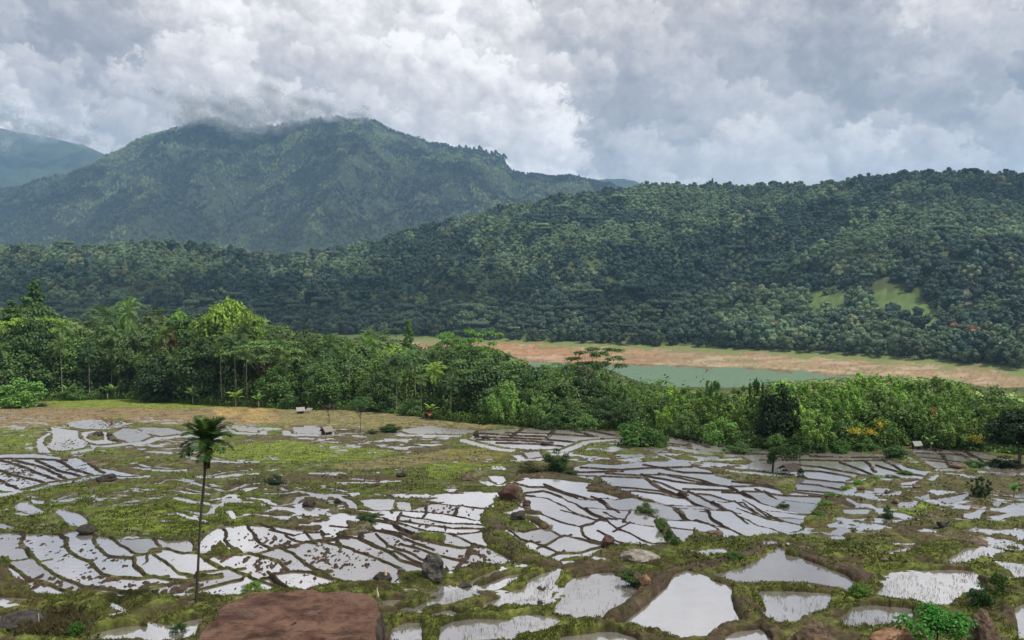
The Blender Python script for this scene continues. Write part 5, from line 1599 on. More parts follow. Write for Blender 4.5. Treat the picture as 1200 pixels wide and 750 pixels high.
MR = {'grey': rock_mat('grey_rock', (.09, .082, .075), (.26, .25, .235)), 'dark': rock_mat('dark_rock', (.022, .020, .017), (.075, .068, .058)), 'red': rock_mat('reddish_rock', (.065, .036, .026), (.16, .10, .078)),
      'pale': rock_mat('pale_rock', (.20, .18, .15), (.36, .33, .29)), 'orange': rock_mat('orange_earth_rock', (.22, .115, .06), (.38, .24, .15)), 'slab': rock_mat('brown_slab_rock', (.085, .036, .022), (.25, .14, .092), .6),
      'darkbrown': rock_mat('dark_brown_rock', (.045, .030, .020), (.17, .12, .085)), 'streak': rock_mat('streaked_rock', (.020, .018, .016), (.17, .165, .15)), 'brown': rock_mat('brown_rock', (.085, .060, .042), (.21, .155, .11))}


def rock_mesh(seed, sx, sy, sz, mat, cuts=9, rough=.10, sub=5):
    import bmesh
    bm = bmesh.new(); bmesh.ops.create_icosphere(bm, subdivisions=sub, radius=1.0)
    r_ = random.Random(seed)
    planes = []
    for _ in range(cuts):
        n_ = Vector((r_.gauss(0, 1), r_.gauss(0, 1), r_.gauss(.3, .8))).normalized(); planes.append((n_, r_.uniform(.62, .88)))
    off = Vector((seed * 3.1, seed * 1.7, 0))
    for v in bm.verts:
        p = v.co.copy()
        for n_, d in planes:
            k_ = p.dot(n_) - d
            if k_ > 0: p -= n_ * k_ * .92
        q_ = p * 1.6 + off
        p += v.normal * (mn.fractal(q_, 1.0, 2.1, 4) * rough * 1.6 + mn.fractal(q_ * 4.3, .9, 2.1, 3) * rough * .35)
        v.co = Vector((p.x * sx, p.y * sy, p.z * sz))
    me = bpy.data.meshes.new('rock'); bm.to_mesh(me); bm.free(); me.materials.append(mat)
    for p in me.polygons: p.use_smooth = True
    return me


def rock(px, pbase, wpx, hpx, mat, label, seed, cat='rock', name='rock', cuts=9, sub=4, depth=.8, rough=.10):
    x, y, z = at(px, pbase)
    kx = y / F
    w, h = wpx * kx * .82, hpx * kx * .84
    o = link(name, rock_mesh(seed, w * .56, w * .56 * depth, h * .62, MR[mat], cuts, rough, sub), None, (x, y + w * .2, z + h * .36))
    return tag(o, label, cat)


rock(508, 684, 32, 40, 'streak', 'grey pointed boulder with white streaks standing on the mossy bank', 3, 'boulder', 'boulder', 12, 5)
rock(597, 588, 28, 24, 'red', 'reddish brown boulder at the top of the mossy winding bank', 4, 'boulder', 'boulder')
rock(617, 594, 13, 10, 'red', 'small reddish rock leaning below the reddish brown boulder', 41)
rock(607, 611, 22, 11, 'dark', 'dark rounded rock with moss in the pond beside the winding bank', 5)
rock(641, 621, 13, 8, 'brown', 'brown rock at the tip of the mossy spit between two ponds', 6)
rock(546, 692, 19, 12, 'dark', 'dark domed rock on the bank of a narrow foreground pond', 7)
rock(101, 629, 30, 15, 'dark', 'dark lumpy rock above the flooded plots at the left', 8)
rock(123, 565, 26, 9, 'dark', 'long low dark mound on the green field at the left', 9)
rock(114, 512, 15, 7, 'dark', 'black rock on the brown islet of the upper left plots', 10)
rock(128, 512, 8, 4, 'dark', 'small dark stone just right of the black islet rock', 101)
rock(361, 595, 20, 12, 'dark', 'dark boulder among the thin curved terraces', 11, 'boulder', 'boulder')
rock(395, 590, 11, 7, 'dark', 'smaller dark boulder right of the one among the curved terraces', 12, 'boulder', 'boulder')
rock(713, 642, 20, 15, 'red', 'rust-coloured boulder at the lower corner of the shining plots', 13, 'boulder', 'boulder')
rock(750, 659, 52, 15, 'pale', 'broad flat pale boulder half buried in moss', 14, 'boulder', 'boulder', 9, 5, .6)
rock(757, 694, 15, 15, 'orange', 'orange earthy rock at the end of the muddy bank', 15)
rock(748, 690, 12, 12, 'brown', 'brown rock touching the orange earthy one', 151)
rock(839, 627, 24, 9, 'brown', 'low brown rock at the lower edge of the shining plots', 16)
rock(448, 679, 26, 13, 'dark', 'dark sloping rock beside the pale stake', 17)
rock(470, 672, 14, 9, 'brown', 'grey-brown rock right of the dark sloping one by the stake', 171)
rock(1106, 621, 16, 9, 'dark', 'dark flat rock in the muddy plots at the right', 18)
rock(827, 519, 16, 8, 'dark', 'dark rock heap in the far plots below the thicket', 19)
rock(845, 524, 9, 4, 'dark', 'flat dark stone next to the far rock heap', 191)
rock(1128, 549, 26, 9, 'brown', 'rounded brown mound below the slanted plots at the far right', 20, 'mound', 'mound')
rock(558, 513, 8, 9, 'dark', 'dark pointed heap at the start of the distant pale plots', 21, 'heap', 'heap')
rock(569, 514, 11, 6, 'dark', 'brown low heap beside the dark pointed one', 22, 'heap', 'heap')
rock(699, 512, 9, 4, 'grey', 'small grey rock lying in the distant pale plots', 23)
rock(706, 515, 7, 3, 'dark', 'tiny dark rock near the small grey one in the distant plots', 24)
rock(470, 560, 14, 7, 'dark', 'dark rock on the green slope above the middle plots', 25)
rock(442, 571, 9, 6, 'brown', 'brown rock on the green slope above the middle plots', 26)
rock(548, 564, 17, 9, 'brown', 'purple-brown rock at the upper left corner of the shining plots', 27)
rock(640, 522, 14, 4, 'dark', 'long dark ridge stone crossing the distant pale plots', 28)
rock(1050, 592, 10, 8, 'brown', 'brown clod among the muddy plots right of the green bank', 29)
rock(1010, 575, 10, 6, 'red', 'red-brown stone beside the small plots right of the green bank', 30)
rock(1075, 573, 12, 6, 'brown', 'brown stone in the middle of the muddy plots', 31)
rock(1040, 578, 8, 5, 'dark', 'dark stone between the small muddy plots', 32)
rock(1150, 640, 30, 10, 'brown', 'mossy brown hump above the right foreground pond', 33, 'mound', 'mound')
rock(1037, 663, 10, 6, 'brown', 'small brown stone on the bank above the right foreground ponds', 34)
rock(872, 666, 8, 3, 'dark', 'flat dark pebble at the muddy bank of the central pond', 35)
rock(935, 732, 8, 4, 'dark', 'dark stone in the shallow water of the narrow middle pond', 36)
rock(633, 708, 9, 6, 'dark', 'dark clump stone in the left foreground pond', 37)
rock(20, 742, 60, 16, 'dark', 'black rock at the lower left corner', 38, 'boulder', 'boulder')

# rocks on the slope below the viewer
def near_rock(pxc, ptop, wpx, y, hgt, mat, label, seed, depth=.8, cuts=11, rough=.10):
    x = (pxc - 600) / F * y; w = wpx * y / F; zt = -float(tan_px(ptop)) * y
    o = link('boulder', rock_mesh(seed, w * .56, w * .56 * depth, hgt * .62, MR[mat], cuts, rough, 6), None, (x, y, zt - hgt * .46))
    return tag(o, label, 'boulder')


near_rock(962, 739, 70, 26., 1.9, 'darkbrown', 'brown boulder cut by the lower edge left of the bright green shrub', 51)
near_rock(1075, 744, 92, 25., 1.3, 'orange', 'light brown flat boulder just under the bright green shrub', 52, .6)
near_rock(1166, 730, 46, 26., 2.6, 'darkbrown', 'weathered brown boulder right of the bright green shrub', 53)

# big slab in front
M_SLAB = MR['slab'].copy(); M_SLAB.name = 'brown_slab_shaded_weathered_sides'
t = NT(M_SLAB.node_tree)
pb_n = next(q_ for q_ in t.n if q_.bl_idname == 'ShaderNodeBsdfPrincipled')
old = pb_n.inputs['Base Color'].links[0].from_socket
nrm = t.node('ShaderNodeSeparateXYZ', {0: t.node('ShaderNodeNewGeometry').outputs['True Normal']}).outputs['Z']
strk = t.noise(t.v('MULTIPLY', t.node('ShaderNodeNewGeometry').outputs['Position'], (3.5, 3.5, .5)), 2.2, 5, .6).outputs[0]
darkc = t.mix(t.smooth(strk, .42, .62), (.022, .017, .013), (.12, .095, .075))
gp_ = t.node('ShaderNodeNewGeometry').outputs['Position']
fine_ = t.noise(gp_, 26, 6, .75).outputs[0]
stain = t.noise(t.v('MULTIPLY', gp_, (.8, 2.6, 1.)), 1.6, 7, .68, .6).outputs[0]
old = t.scale(old, t.m('ADD', .25, t.m('MULTIPLY', fine_, 1.5)))
old = t.mix(t.smooth(stain, .54, .66, 0, .75), old, (.20, .15, .115))
old = t.mix(t.smooth(stain, .44, .34, 0, .8), old, (.035, .020, .015))
t.l.new(t.mix(t.smooth(nrm, .35, .8), darkc, old), pb_n.inputs['Base Color'])  # steep sides painted darker: their shade and weathering put into the colour
bn = next(q_ for q_ in t.n if q_.bl_idname == 'ShaderNodeBump')
hh2 = t.m('ADD', bn.inputs['Height'].links[0].from_socket, t.m('ADD', t.m('MULTIPLY', fine_, .8), stain))
t.l.new(hh2, bn.inputs['Height']); bn.inputs['Distance'].default_value = .16
ys = 14.0
zt = -float(tan_px(693)) * ys


def slab_pt(px, py, z=None):
    z = zt if z is None else z
    y = z / -float(tan_px(py)); return ((px - 600) / F * y, y)


outl = [slab_pt(*p) for p in [(284, 694), (305, 692.5), (330, 692), (360, 692), (392, 692.5), (412, 694), (430, 697), (442, 705), (441, 716), (438, 734), (436, 752)]]
xl, yl = slab_pt(200, 772); xr, yr_ = slab_pt(434, 772)
outl += [(xr - .05, yr_), (xr - .5, 10.6), (-3.3, 10.0), (xl - .5, 10.6), (xl, yl)] + [slab_pt(*p) for p in [(214, 756), (232, 738), (252, 714)]]
outl = np.array(outl)
cen = np.array([outl[:, 0].mean(), outl[:, 1].mean()])
k_ = 160
d_ = np.concatenate([[0], np.cumsum(np.hypot(*(np.roll(outl, -1, 0) - outl).T))])
tt_ = np.linspace(0, d_[-1], k_, endpoint=False)
cl_ = np.vstack([outl, outl[:1]])
ox = np.interp(tt_, d_, cl_[:, 0]); oy = np.interp(tt_, d_, cl_[:, 1])
ox = ox + (fbm(tt_ * 2.2, tt_ * 0, 941, 4, .6) - .5) * .22; oy = oy + (fbm(tt_ * 2.0, tt_ * 0 + 7, 943, 4, .6) - .5) * .22
ringsv = []
for r_ in np.concatenate([np.linspace(0.02, .97, 26), [.99, 1.0]]):
    x = cen[0] + (ox - cen[0]) * r_; y = cen[1] + (oy - cen[1]) * r_
    z = zt + (fbm(x * 1.1, y * 2.2, 951, 4, .55) - .5) * .16 + (fbm(x * 6, y * 9, 955, 3) - .5) * .03 - .03 * max(0, (r_ - .97) / .03) ** 2 + .03 * (x - cen[0]) * 0
    ringsv.append(np.stack([x, y, z], 1))
for i in range(1, 16):
    dz = i * .17
    nx = fbm(ox * 1.5 + 3, dz * 2 + oy, 961, 3) - .5
    gro = 1 + .012 + .045 * i / 15 + nx * .10 + .17 * (i / 15) * np.clip((ox - cen[0]) / 1.2, 0, 1)
    x = cen[0] + (ox - cen[0]) * gro; y = cen[1] + (oy - cen[1]) * gro
    ringsv.append(np.stack([x, y, zt - .07 - dz + (fbm(x, y, 3, 2) - .5) * .05], 1))
nr_ = len(ringsv)
sf = [[i * k_ + j, i * k_ + (j + 1) % k_, (i + 1) * k_ + (j + 1) % k_, (i + 1) * k_ + j] for i in range(nr_ - 1) for j in range(k_)]
sf += [[0, 2 * j + 0, 2 * j + 1, 2 * j + 2] for j in range(1, k_ // 2 - 1)]
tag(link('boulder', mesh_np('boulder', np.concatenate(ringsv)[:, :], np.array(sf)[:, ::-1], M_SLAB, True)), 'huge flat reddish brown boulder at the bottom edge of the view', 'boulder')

# ================================================================ the lone areca palm
px0, pyb = 229, 710
x0, y0, z0 = at(px0, pyb)
kx = y0 / F
hp_ = (pyb - 508) * kx * 1.0
root = bpy.data.objects.new('areca_palm', None); COL.objects.link(root); root.location = (x0, y0, z0)
tag(root, 'lone tall areca palm with a thin dark trunk in front of the left fields', 'palm tree')
tb = MB()
zs = np.linspace(-.4, hp_ - .35, 24)
lx_ = 17 * kx * (np.clip(zs, 0, 99) / hp_) ** 1.05
tb.tube(np.stack([lx_ + .02 * np.sin(zs * 1.1), .02 * np.cos(zs), zs], 1), .066 + .005 * np.cos(zs * 18) - .001 * zs, 10)
tb.build('trunk', bark_mat('dark_palm_trunk', (.030, .026, .020), (.085, .075, .058)), root, True)
ctop = (17 * kx, 0, hp_)
cs = MB(); cs.tube([(ctop[0] - .01, 0, hp_ - .75), (ctop[0], 0, hp_ - .45), (ctop[0], 0, hp_ - .1), (ctop[0], 0, hp_ + .12)], [.085, .12, .11, .05], 10)
M_SHAFT = leaf_mat('crownshaft_green', (.035, .060, .018), (.04, .065, .02), trans=.0, var=.1)
cs.build('crownshaft', M_SHAFT, root, True)
r4 = np.random.default_rng(4)
M_LONE = leaf_mat('lone_palm_leaves', (.050, .115, .016), (.050, .115, .016), trans=.22, var=.38, rough=.4)
cr_ = MB()
for i in range(24):
    u = i / 23
    el = 1.54 - 1.62 * u ** 1.15
    v, f = frond(r4, i * 2.39996 + r4.random() * .35, el, 1.47 * (.88 + .18 * r4.random()), .95 + .65 * r4.random(), 42, .58, .036, .06, origin=(ctop[0], 0, hp_ + .05 - .12 * u))
    cr_.add(v, f)
v, f = frond(r4, 2.9, -.9, 1.0, .5, 22, .42, .025, .1, origin=(ctop[0], 0, hp_ - .25)); cr_.add(v, f)
cr_.build('crown', M_LONE, root)
fb_ = MB()
for i in range(9):
    a = r4.random() * 6.28; fb_.tube([(ctop[0], 0, hp_ - .72), (ctop[0] + .14 * math.cos(a), .14 * math.sin(a), hp_ - .85), (ctop[0] + .13 * math.cos(a), .13 * math.sin(a), hp_ - 1.30 - .2 * r4.random())], [.02, .05, .035], 5)
fb_.build('fruit_bunch', M_DBARK, root, True)

# ================================================================ bushes and small trees in the fields
def bush(px, pbase, wpx, hpx, label, color=(1, 1, 1), kind='bush', name='shrub', cat='bush', seed=None, group=None):
    x, y, z = at(px, pbase)
    h = hpx * y / F * .92; w = wpx * y / F * .92
    cm, tm, hh__, ww = KINDS_[kind][(seed or int(px)) % len(KINDS_[kind])]
    root = bpy.data.objects.new(name, None); COL.objects.link(root)
    root.location = (x, y + w * .1, z - .05); root.rotation_euler = (0, 0, px * 1.3)
    root.scale = (w / ww, w / ww, h / hh__)
    tag(root, label, cat, group)
    c = link('foliage' if kind == 'bush' else 'crown', cm, root); c.color = (*color, 1)
    link('stem' if kind == 'bush' else 'trunk', tm, root)
    return root


bush(322, 568, 24, 11, 'dark scrubby bush on the green field near the palm', (.35, .38, .55))
bush(652, 553, 34, 28, 'dark green bush in front of the distant pale plots', (.45, .62, .55))
bush(622, 554, 32, 13, 'brownish scrub beside the dark green bush', (1.0, .6, .7))
bush(668, 556, 20, 9, 'low olive scrub right of the dark green bush', (.8, .75, .6))
bush(748, 523, 60, 34, 'large bright green bush bulging out of the wood edge', (1.15, 1.3, 1.0))
bush(775, 524, 22, 22, 'smaller bright bush on the right flank of the large bulging one', (1.1, 1.3, 1.0))
bush(458, 507, 30, 10, 'grey-green reedy clump on the drab field before the wood', (.34, .42, .36))
bush(436, 509, 16, 6, 'short reedy clump right of the thin-stemmed small tree', (.34, .4, .34))
bush(422, 506, 34, 44, 'small tree with thin stems and airy crown standing in the drab field', (.55, .72, .65), 'umbrella', 'tree', 'tree')
bush(430, 612, 28, 13, 'dark weedy clump on a bank in the middle plots', (.55, .6, .5))
bush(1040, 608, 14, 16, 'dark rounded shrub at the edge of the muddy plots', (.35, .5, .4))
bush(1150, 583, 28, 26, 'open dark shrub with upright stems in the muddy plots', (.38, .45, .5), 'feather')
bush(1189, 583, 18, 22, 'green sapling with large leaves at the right edge', (1.0, 1.3, .8), 'banana', 'sapling', 'sapling')
bush(1180, 549, 34, 14, 'dark bush under the mushroom-shaped tree', (.25, .32, .3))
bush(757, 602, 26, 15, 'olive weed clump on a crossing of the bunds', (.6, .6, .5))
bush(919, 594, 15, 9, 'dark weed clump on a bund left of the bright green bank', (.55, .55, .5))
bush(775, 623, 15, 13, 'upper leafy weed clump on the weedy bund', (.6, .75, .7))
bush(783, 634, 14, 13, 'middle leafy weed clump on the weedy bund', (.6, .75, .7))
bush(791, 642, 12, 11, 'lower leafy weed clump on the weedy bund', (.55, .7, .7))
bush(742, 688, 40, 12, 'dark mossy hump of weeds above the orange rock', (.45, .48, .3))
bush(862, 660, 26, 6, 'green weed hump on the mossy bank above the central pond', (.6, .75, .35))
bush(1005, 705, 34, 17, 'bright grassy hump between the middle and right ponds', (.8, .95, .4))
bush(1170, 700, 30, 26, 'green weedy bank hump right of the large right pond', (1.0, 1.05, .6))
bush(1150, 716, 30, 30, 'dark green fern clump in the gully right of the pond', (.45, .65, .5))
bush(210, 742, 22, 14, 'light green water weed in the corner pond by the huge boulder', (.6, .8, .5))
bush(90, 750, 26, 16, 'bright green tuft at the bottom left edge', (.6, .95, .5))
bush(297, 692, 28, 13, 'yellow-green mossy clump behind the huge boulder', (1.1, 1.1, .5))
bush(38, 487, 50, 16, 'low scrub clump at the upper left ochre field', (.6, .55, .45)) if False else None
bush(20, 478, 62, 34, 'light green banana-like shrub cluster at the left end of the wood', (1.3, 1.5, 1.1))
bush(48, 477, 12, 4, 'tiny dark bush on the ochre field at the left', (.3, .45, .4))
bush(1052, 538, 34, 15, 'dark green bush at the corner below the small white-roofed hut', (.55, .75, .6))
bush(1015, 530, 30, 14, 'grassy bush at the water edge beneath the wide yellow flowers', (.9, 1.1, .8))
bush(985, 531, 26, 16, 'leafy green bush at the water edge right of the dark tree', (.9, 1.15, .9))
bush(945, 529, 26, 20, 'yellow-green bush next to the dark lone tree', (1.3, 1.5, .9))
bush(868, 531, 40, 14, 'dull green bush left of the dark lone tree', (.8, .9, .9))
bush(1145, 548, 26, 10, 'green weed clump under the rounded brown mound', (.7, .95, .6))

# weeds on the bright green bank
rr_ = random.Random(21)
for i, (a, b_) in enumerate([(990, 572), (1008, 568), (1026, 562), (974, 582), (966, 594), (960, 606), (1046, 560), (1062, 556)]):
    bush(a, b_, 19, 5, 'bright green grassy clump on the curved bank beside the shining plots', (1.0, 1.1, .6), group='clumps on the bright green bank')

# leafy shrub close to the viewer, lower right
y = 24.0; x = (1106 - 600) / F * y
root = bpy.data.objects.new('leafy_shrub', None); COL.objects.link(root); zb = -float(tan_px(752)) * y - .5
root.location = (x, y, zb); tag(root, 'vivid green leafy shrub at the lower right edge', 'bush')
r5 = np.random.default_rng(8)
cl = np.array([(r5.normal() * .42, r5.normal() * .3, .75 + .48 * (1 - abs(r5.normal()) * .3) + r5.normal() * .08, .34, .26) for _ in range(26)])
C, N = crown_pts(r5, cl, 380, .6, .5); N[:, 2] += .8; v, f = cards(C, N, .13, .085, r5)
M_VIV = leaf_mat('vivid_leaves', (.045, .20, .022), (.045, .20, .022), trans=.3, var=.4, rough=.4)
link('foliage', mesh_np('foliage', v, f, M_VIV), root)
sb = MB()
for i in range(12): sb.tube([(0, 0, -.4), (cl[i][0] * .5, cl[i][1] * .5, .5), tuple(cl[i][:3])], [.03, .02, .01], 5)
sb.build('stem', M_BARK, root)

# bare tree by the thatched hut
x, y, z = at(384, 499)
root = bpy.data.objects.new('bare_tree', None); COL.objects.link(root); root.location = (x, y + 1, z)
tag(root, 'leafless grey tree rising behind the thatched shelter', 'tree')
tb = MB(); r6 = random.Random(5)
def branch(p, d, L, r, n):
    q_ = p + d * L; tb.tube([p, (p + q_) / 2 + Vector((r6.uniform(-.05, .05),) * 3), q_], [r, r * .8, r * .55], 5)
    if n:
        for _ in range(3):
            d2 = (d + Vector((r6.gauss(0, .45), r6.gauss(0, .45), r6.uniform(0, .3)))).normalized()
            branch(q_, d2, L * r6.uniform(.6, .8), r * .55, n - 1)
branch(Vector((0, 0, -.2)), Vector((.02, 0, 1)), 1.4, .11, 4)
tb.build('trunk', M_BARK, root)

# ================================================================ huts
def simple_mat(name, c, rough=.8, nsc=8., var=.5):
    m = bpy.data.materials.new(name); m.use_nodes = True
    t = NT(m.node_tree); t.n.clear()
    n = t.noise(t.node('ShaderNodeTexCoord').outputs['Object'], nsc, 5, .65)
    c_ = t.scale(t.node('ShaderNodeRGB').outputs[0], t.m('ADD', 1 - var * .5, t.m('MULTIPLY', n.outputs[0], var)))
    for q_ in t.n:
        if q_.bl_idname == 'ShaderNodeRGB': q_.outputs[0].default_value = (*c, 1)
    p = t.node('ShaderNodeBsdfPrincipled', {'Base Color': c_, 'Roughness': rough})
    t.l.new(p.outputs[0], t.node('ShaderNodeOutputMaterial').inputs[0])
    return m


M_WHITE = simple_mat('white_sheet', (.25, .24, .22)); M_THATCH = simple_mat('grey_thatch', (.20, .18, .15), .95, 20, .9); M_PLANK = simple_mat('dark_planks', (.045, .036, .030), .9)
M_POST = simple_mat('pale_posts', (.33, .29, .23)); M_TARP = simple_mat('red_tarp', (.38, .12, .08)); M_TIN = simple_mat('tin_sheet', (.20, .23, .20), .6)


def hut(px, pbase, wpx, hpx, label, roof_m, wall_m=None, roof='gable', rz=0.0, name='hut', cat='hut'):
    x, y, z = at(px, pbase)
    kx = y / F; w = wpx * kx * .82; h = hpx * kx * .85; d = w * .8
    root = bpy.data.objects.new(name, None); COL.objects.link(root); root.location = (x, y, z); root.rotation_euler = (0, 0, rz)
    tag(root, label, cat)
    for sx in (-1, 1):
        for sy in (-1, 1):
            p = MB(); p.tube([(sx * w * .40, sy * d * .40, -.2), (sx * w * .40, sy * d * .40, h * .58)], [.05, .04], 6); p.build('post', M_POST, root)
    if wall_m:
        q_ = MB(); q_.box((0, .03, h * .29), (w * .74, d * .74, h * .56)); q_.build('wall', wall_m, root)
    R = MB(); th = .06
    if roof == 'gable':
        for s_ in (-1, 1):
            v = []
            n = 8
            for i in range(n + 1):
                for j in range(2):
                    xx_ = -w * .55 + 1.1 * w * i / n; t_ = j
                    sag = .03 * math.sin(i * 2.2)
                    v.append((xx_, s_ * d * .60 * t_, h * (1 - .52 * t_) + sag)); v.append((xx_, s_ * d * .60 * t_, h * (1 - .52 * t_) + sag - th))
            f = []
            for i in range(n):
                a = i * 4; b_ = a + 4
                f += [[a, b_, b_ + 2, a + 2], [a + 1, a + 3, b_ + 3, b_ + 1], [a + 2, b_ + 2, b_ + 3, a + 3]]
            f += [[0, 2, 3, 1], [n * 4, n * 4 + 1, n * 4 + 3, n * 4 + 2]]
            R.add(v, f)
    elif roof == 'lean':
        v = [(sx * w * .55, sy * d * .6, h * (1.0 if sy > 0 else .55) + dz) for sx in (-1, 1) for sy in (-1, 1) for dz in (0, -th)]
        R.add(v, [[0, 4, 6, 2], [1, 3, 7, 5], [0, 2, 3, 1], [4, 5, 7, 6], [0, 1, 5, 4], [2, 6, 7, 3]])
    else:  # rounded thatch down to the ground
        n = 12; v = []; k2 = 14
        for i in range(n + 1):
            a = math.pi * i / n
            for j in range(k2 + 1):
                yy_ = -d * .55 + 1.1 * d * j / k2; sc2 = math.sqrt(max(.05, 1 - (abs(j / k2 - .5) * 1.7) ** 2))
                rr3 = 1 + .05 * math.sin(i * 7 + j * 5)
                v.append((math.cos(a) * w * .52 * rr3, yy_, math.sin(a) ** .8 * h * sc2 * rr3))
        f = [[i * (k2 + 1) + j, i * (k2 + 1) + j + 1, (i + 1) * (k2 + 1) + j + 1, (i + 1) * (k2 + 1) + j] for i in range(n) for j in range(k2)]
        R.add(v, f)
    R.build('roof', roof_m, root)
    return root


hut(352, 485, 11, 9, 'small open field shelter with a white roof before the wood', M_WHITE, M_PLANK, 'gable', .4)
hut(362, 484, 8, 6, 'tiny dark-roofed shelter right next to the white-roofed one', M_THATCH, None, 'lean', -.3)
hut(383, 509, 15, 13, 'rounded grey thatched shelter below the leafless tree', M_THATCH, M_PLANK, 'gable', .9)
hut(502, 491, 12, 9, 'little hut with a red and white roof at the wood edge', M_TARP, M_PLANK, 'gable', 1.2)
hut(684, 503, 11, 9, 'grey lean-to roof tucked into the wood edge', M_TIN, M_PLANK, 'lean', .5)
hut(1074, 527, 12, 11, 'small dark hut with a pale tin roof beside the slanted plots', M_TIN, M_PLANK, 'gable', .1)
hut(925, 556, 24, 15, 'ragged dark hut on pale poles under the drooping tree', M_PLANK, None, 'gable', .5)
hut(846, 510, 10, 5, 'low pale roof among bushes left of the dark lone tree', M_THATCH, M_PLANK, 'lean', .2)

# drooping tree over the ragged hut
x, y, z = at(905, 553)
root = bpy.data.objects.new('tree', None); COL.objects.link(root); root.location = (x, y, z)
tag(root, 'low drooping tree spreading over the ragged hut in the shining plots', 'tree')
kx = y / F
r7 = np.random.default_rng(17)
cl = [(r7.uniform(-3, 33) * kx, r7.normal() * .5, (30 - abs(r7.normal()) * 5) * kx, .55, .32) for _ in range(26)] + [(r7.uniform(-4, 5) * kx, r7.normal() * .3, r7.uniform(6, 28) * kx, .38, .5) for _ in range(12)]
C, N = crown_pts(r7, np.array(cl), 150, .2, .3); v, f = cards(C, N, .26, .12, r7)
c = link('crown', mesh_np('crown', v, f, ML), root); c.color = (.45, .58, .5, 1)
tb = MB(); tb.tube([(0, 0, -.3), (.1, 0, 12 * kx), (.3, .1, 24 * kx)], [.13, .1, .06], 7); tb.tube([(.1, 0, 14 * kx), (14 * kx, 0, 25 * kx), (30 * kx, .1, 27 * kx)], [.07, .05, .03], 5)
tb.tube([(34 * kx, .2, -.3), (33 * kx, .2, 24 * kx)], [.05, .03], 5)
tb.build('trunk', M_DBARK, root)
bush(939, 561, 9, 12, 'small dark bush at the foot of the ragged hut', (.3, .42, .45))

# posts
def stake(px, pbase, hpx, wpx, label, mat=M_POST, lean=0.0):
    x, y, z = at(px, pbase); kx = y / F
    s_ = MB(); h = hpx * kx; w = wpx * kx
    s_.tube([(0, 0, -.2), (lean * h * .3, 0, h * .3), (lean * h * .6, 0, h * .6), (lean * h, 0, h)], [w * .5, w * .42, w * .2, .012], 8)
    return tag(s_.build('stake', mat, None, True, loc=(x, y, z)), label, 'stake')


M_CREAM = simple_mat('cream_wood', (.55, .46, .30))
stake(452, 679, 20, 6.5, 'cream-coloured pointed stake in front of the dark sloping rock', M_CREAM)
stake(443, 706, 11, 4, 'short pale stake at the back edge of the huge boulder', M_CREAM, -.1)
stake(46, 744, 22, 3, 'thin pale post in the dry grass at the lower left', M_POST)
stake(56, 728, 18, 4, 'dark leaning branch above the dry grass at the lower left', M_DBARK, -.5)
stake(616, 520, 5, 1.2, 'short dark post in the distant pale plots', M_DBARK)
stake(800, 597, 5, 1.0, 'thin upright stick in the shining plots') if False else None

# ================================================================ the person far off in the upper left plots
x, y, z = at(131, 499)
P = [(0, 0, .86), (0, .02, 1.06), (0, 0, 1.28), (0, 0, 1.42), (0, -.01, 1.56), (.17, 0, 1.34), (.24, -.05, 1.08), (.22, -.20, .90), (-.17, 0, 1.34), (-.24, -.02, 1.07), (-.22, -.18, .88),
     (.10, 0, .82), (.12, -.05, .46), (.12, .03, .06), (.12, -.12, .03), (-.10, 0, .82), (-.13, .03, .46), (-.14, .08, .06), (-.14, -.07, .03)]
E = [(0, 1), (1, 2), (2, 3), (3, 4), (2, 5), (5, 6), (6, 7), (2, 8), (8, 9), (9, 10), (0, 11), (11, 12), (12, 13), (13, 14), (0, 15), (15, 16), (16, 17), (17, 18)]
R_ = [.13, .12, .14, .055, .10, .06, .045, .035, .06, .045, .035, .09, .065, .045, .035, .09, .065, .045, .035]
def skin_person(name, P, E, R_, mat, parent=None, sub=2):
    me = bpy.data.meshes.new(name); me.from_pydata(P, E, []); me.materials.append(mat)
    o = link(name, me, parent)
    sk = o.modifiers.new('skin', 'SKIN'); ss = o.modifiers.new('sub', 'SUBSURF'); ss.levels = ss.render_levels = sub
    for i, r_ in enumerate(R_): me.skin_vertices[0].data[i].radius = (r_, r_ * .85)
    me.skin_vertices[0].data[0].use_root = True
    return o
bpy.context.view_layer.update()
def add_skin_layer(o): pass
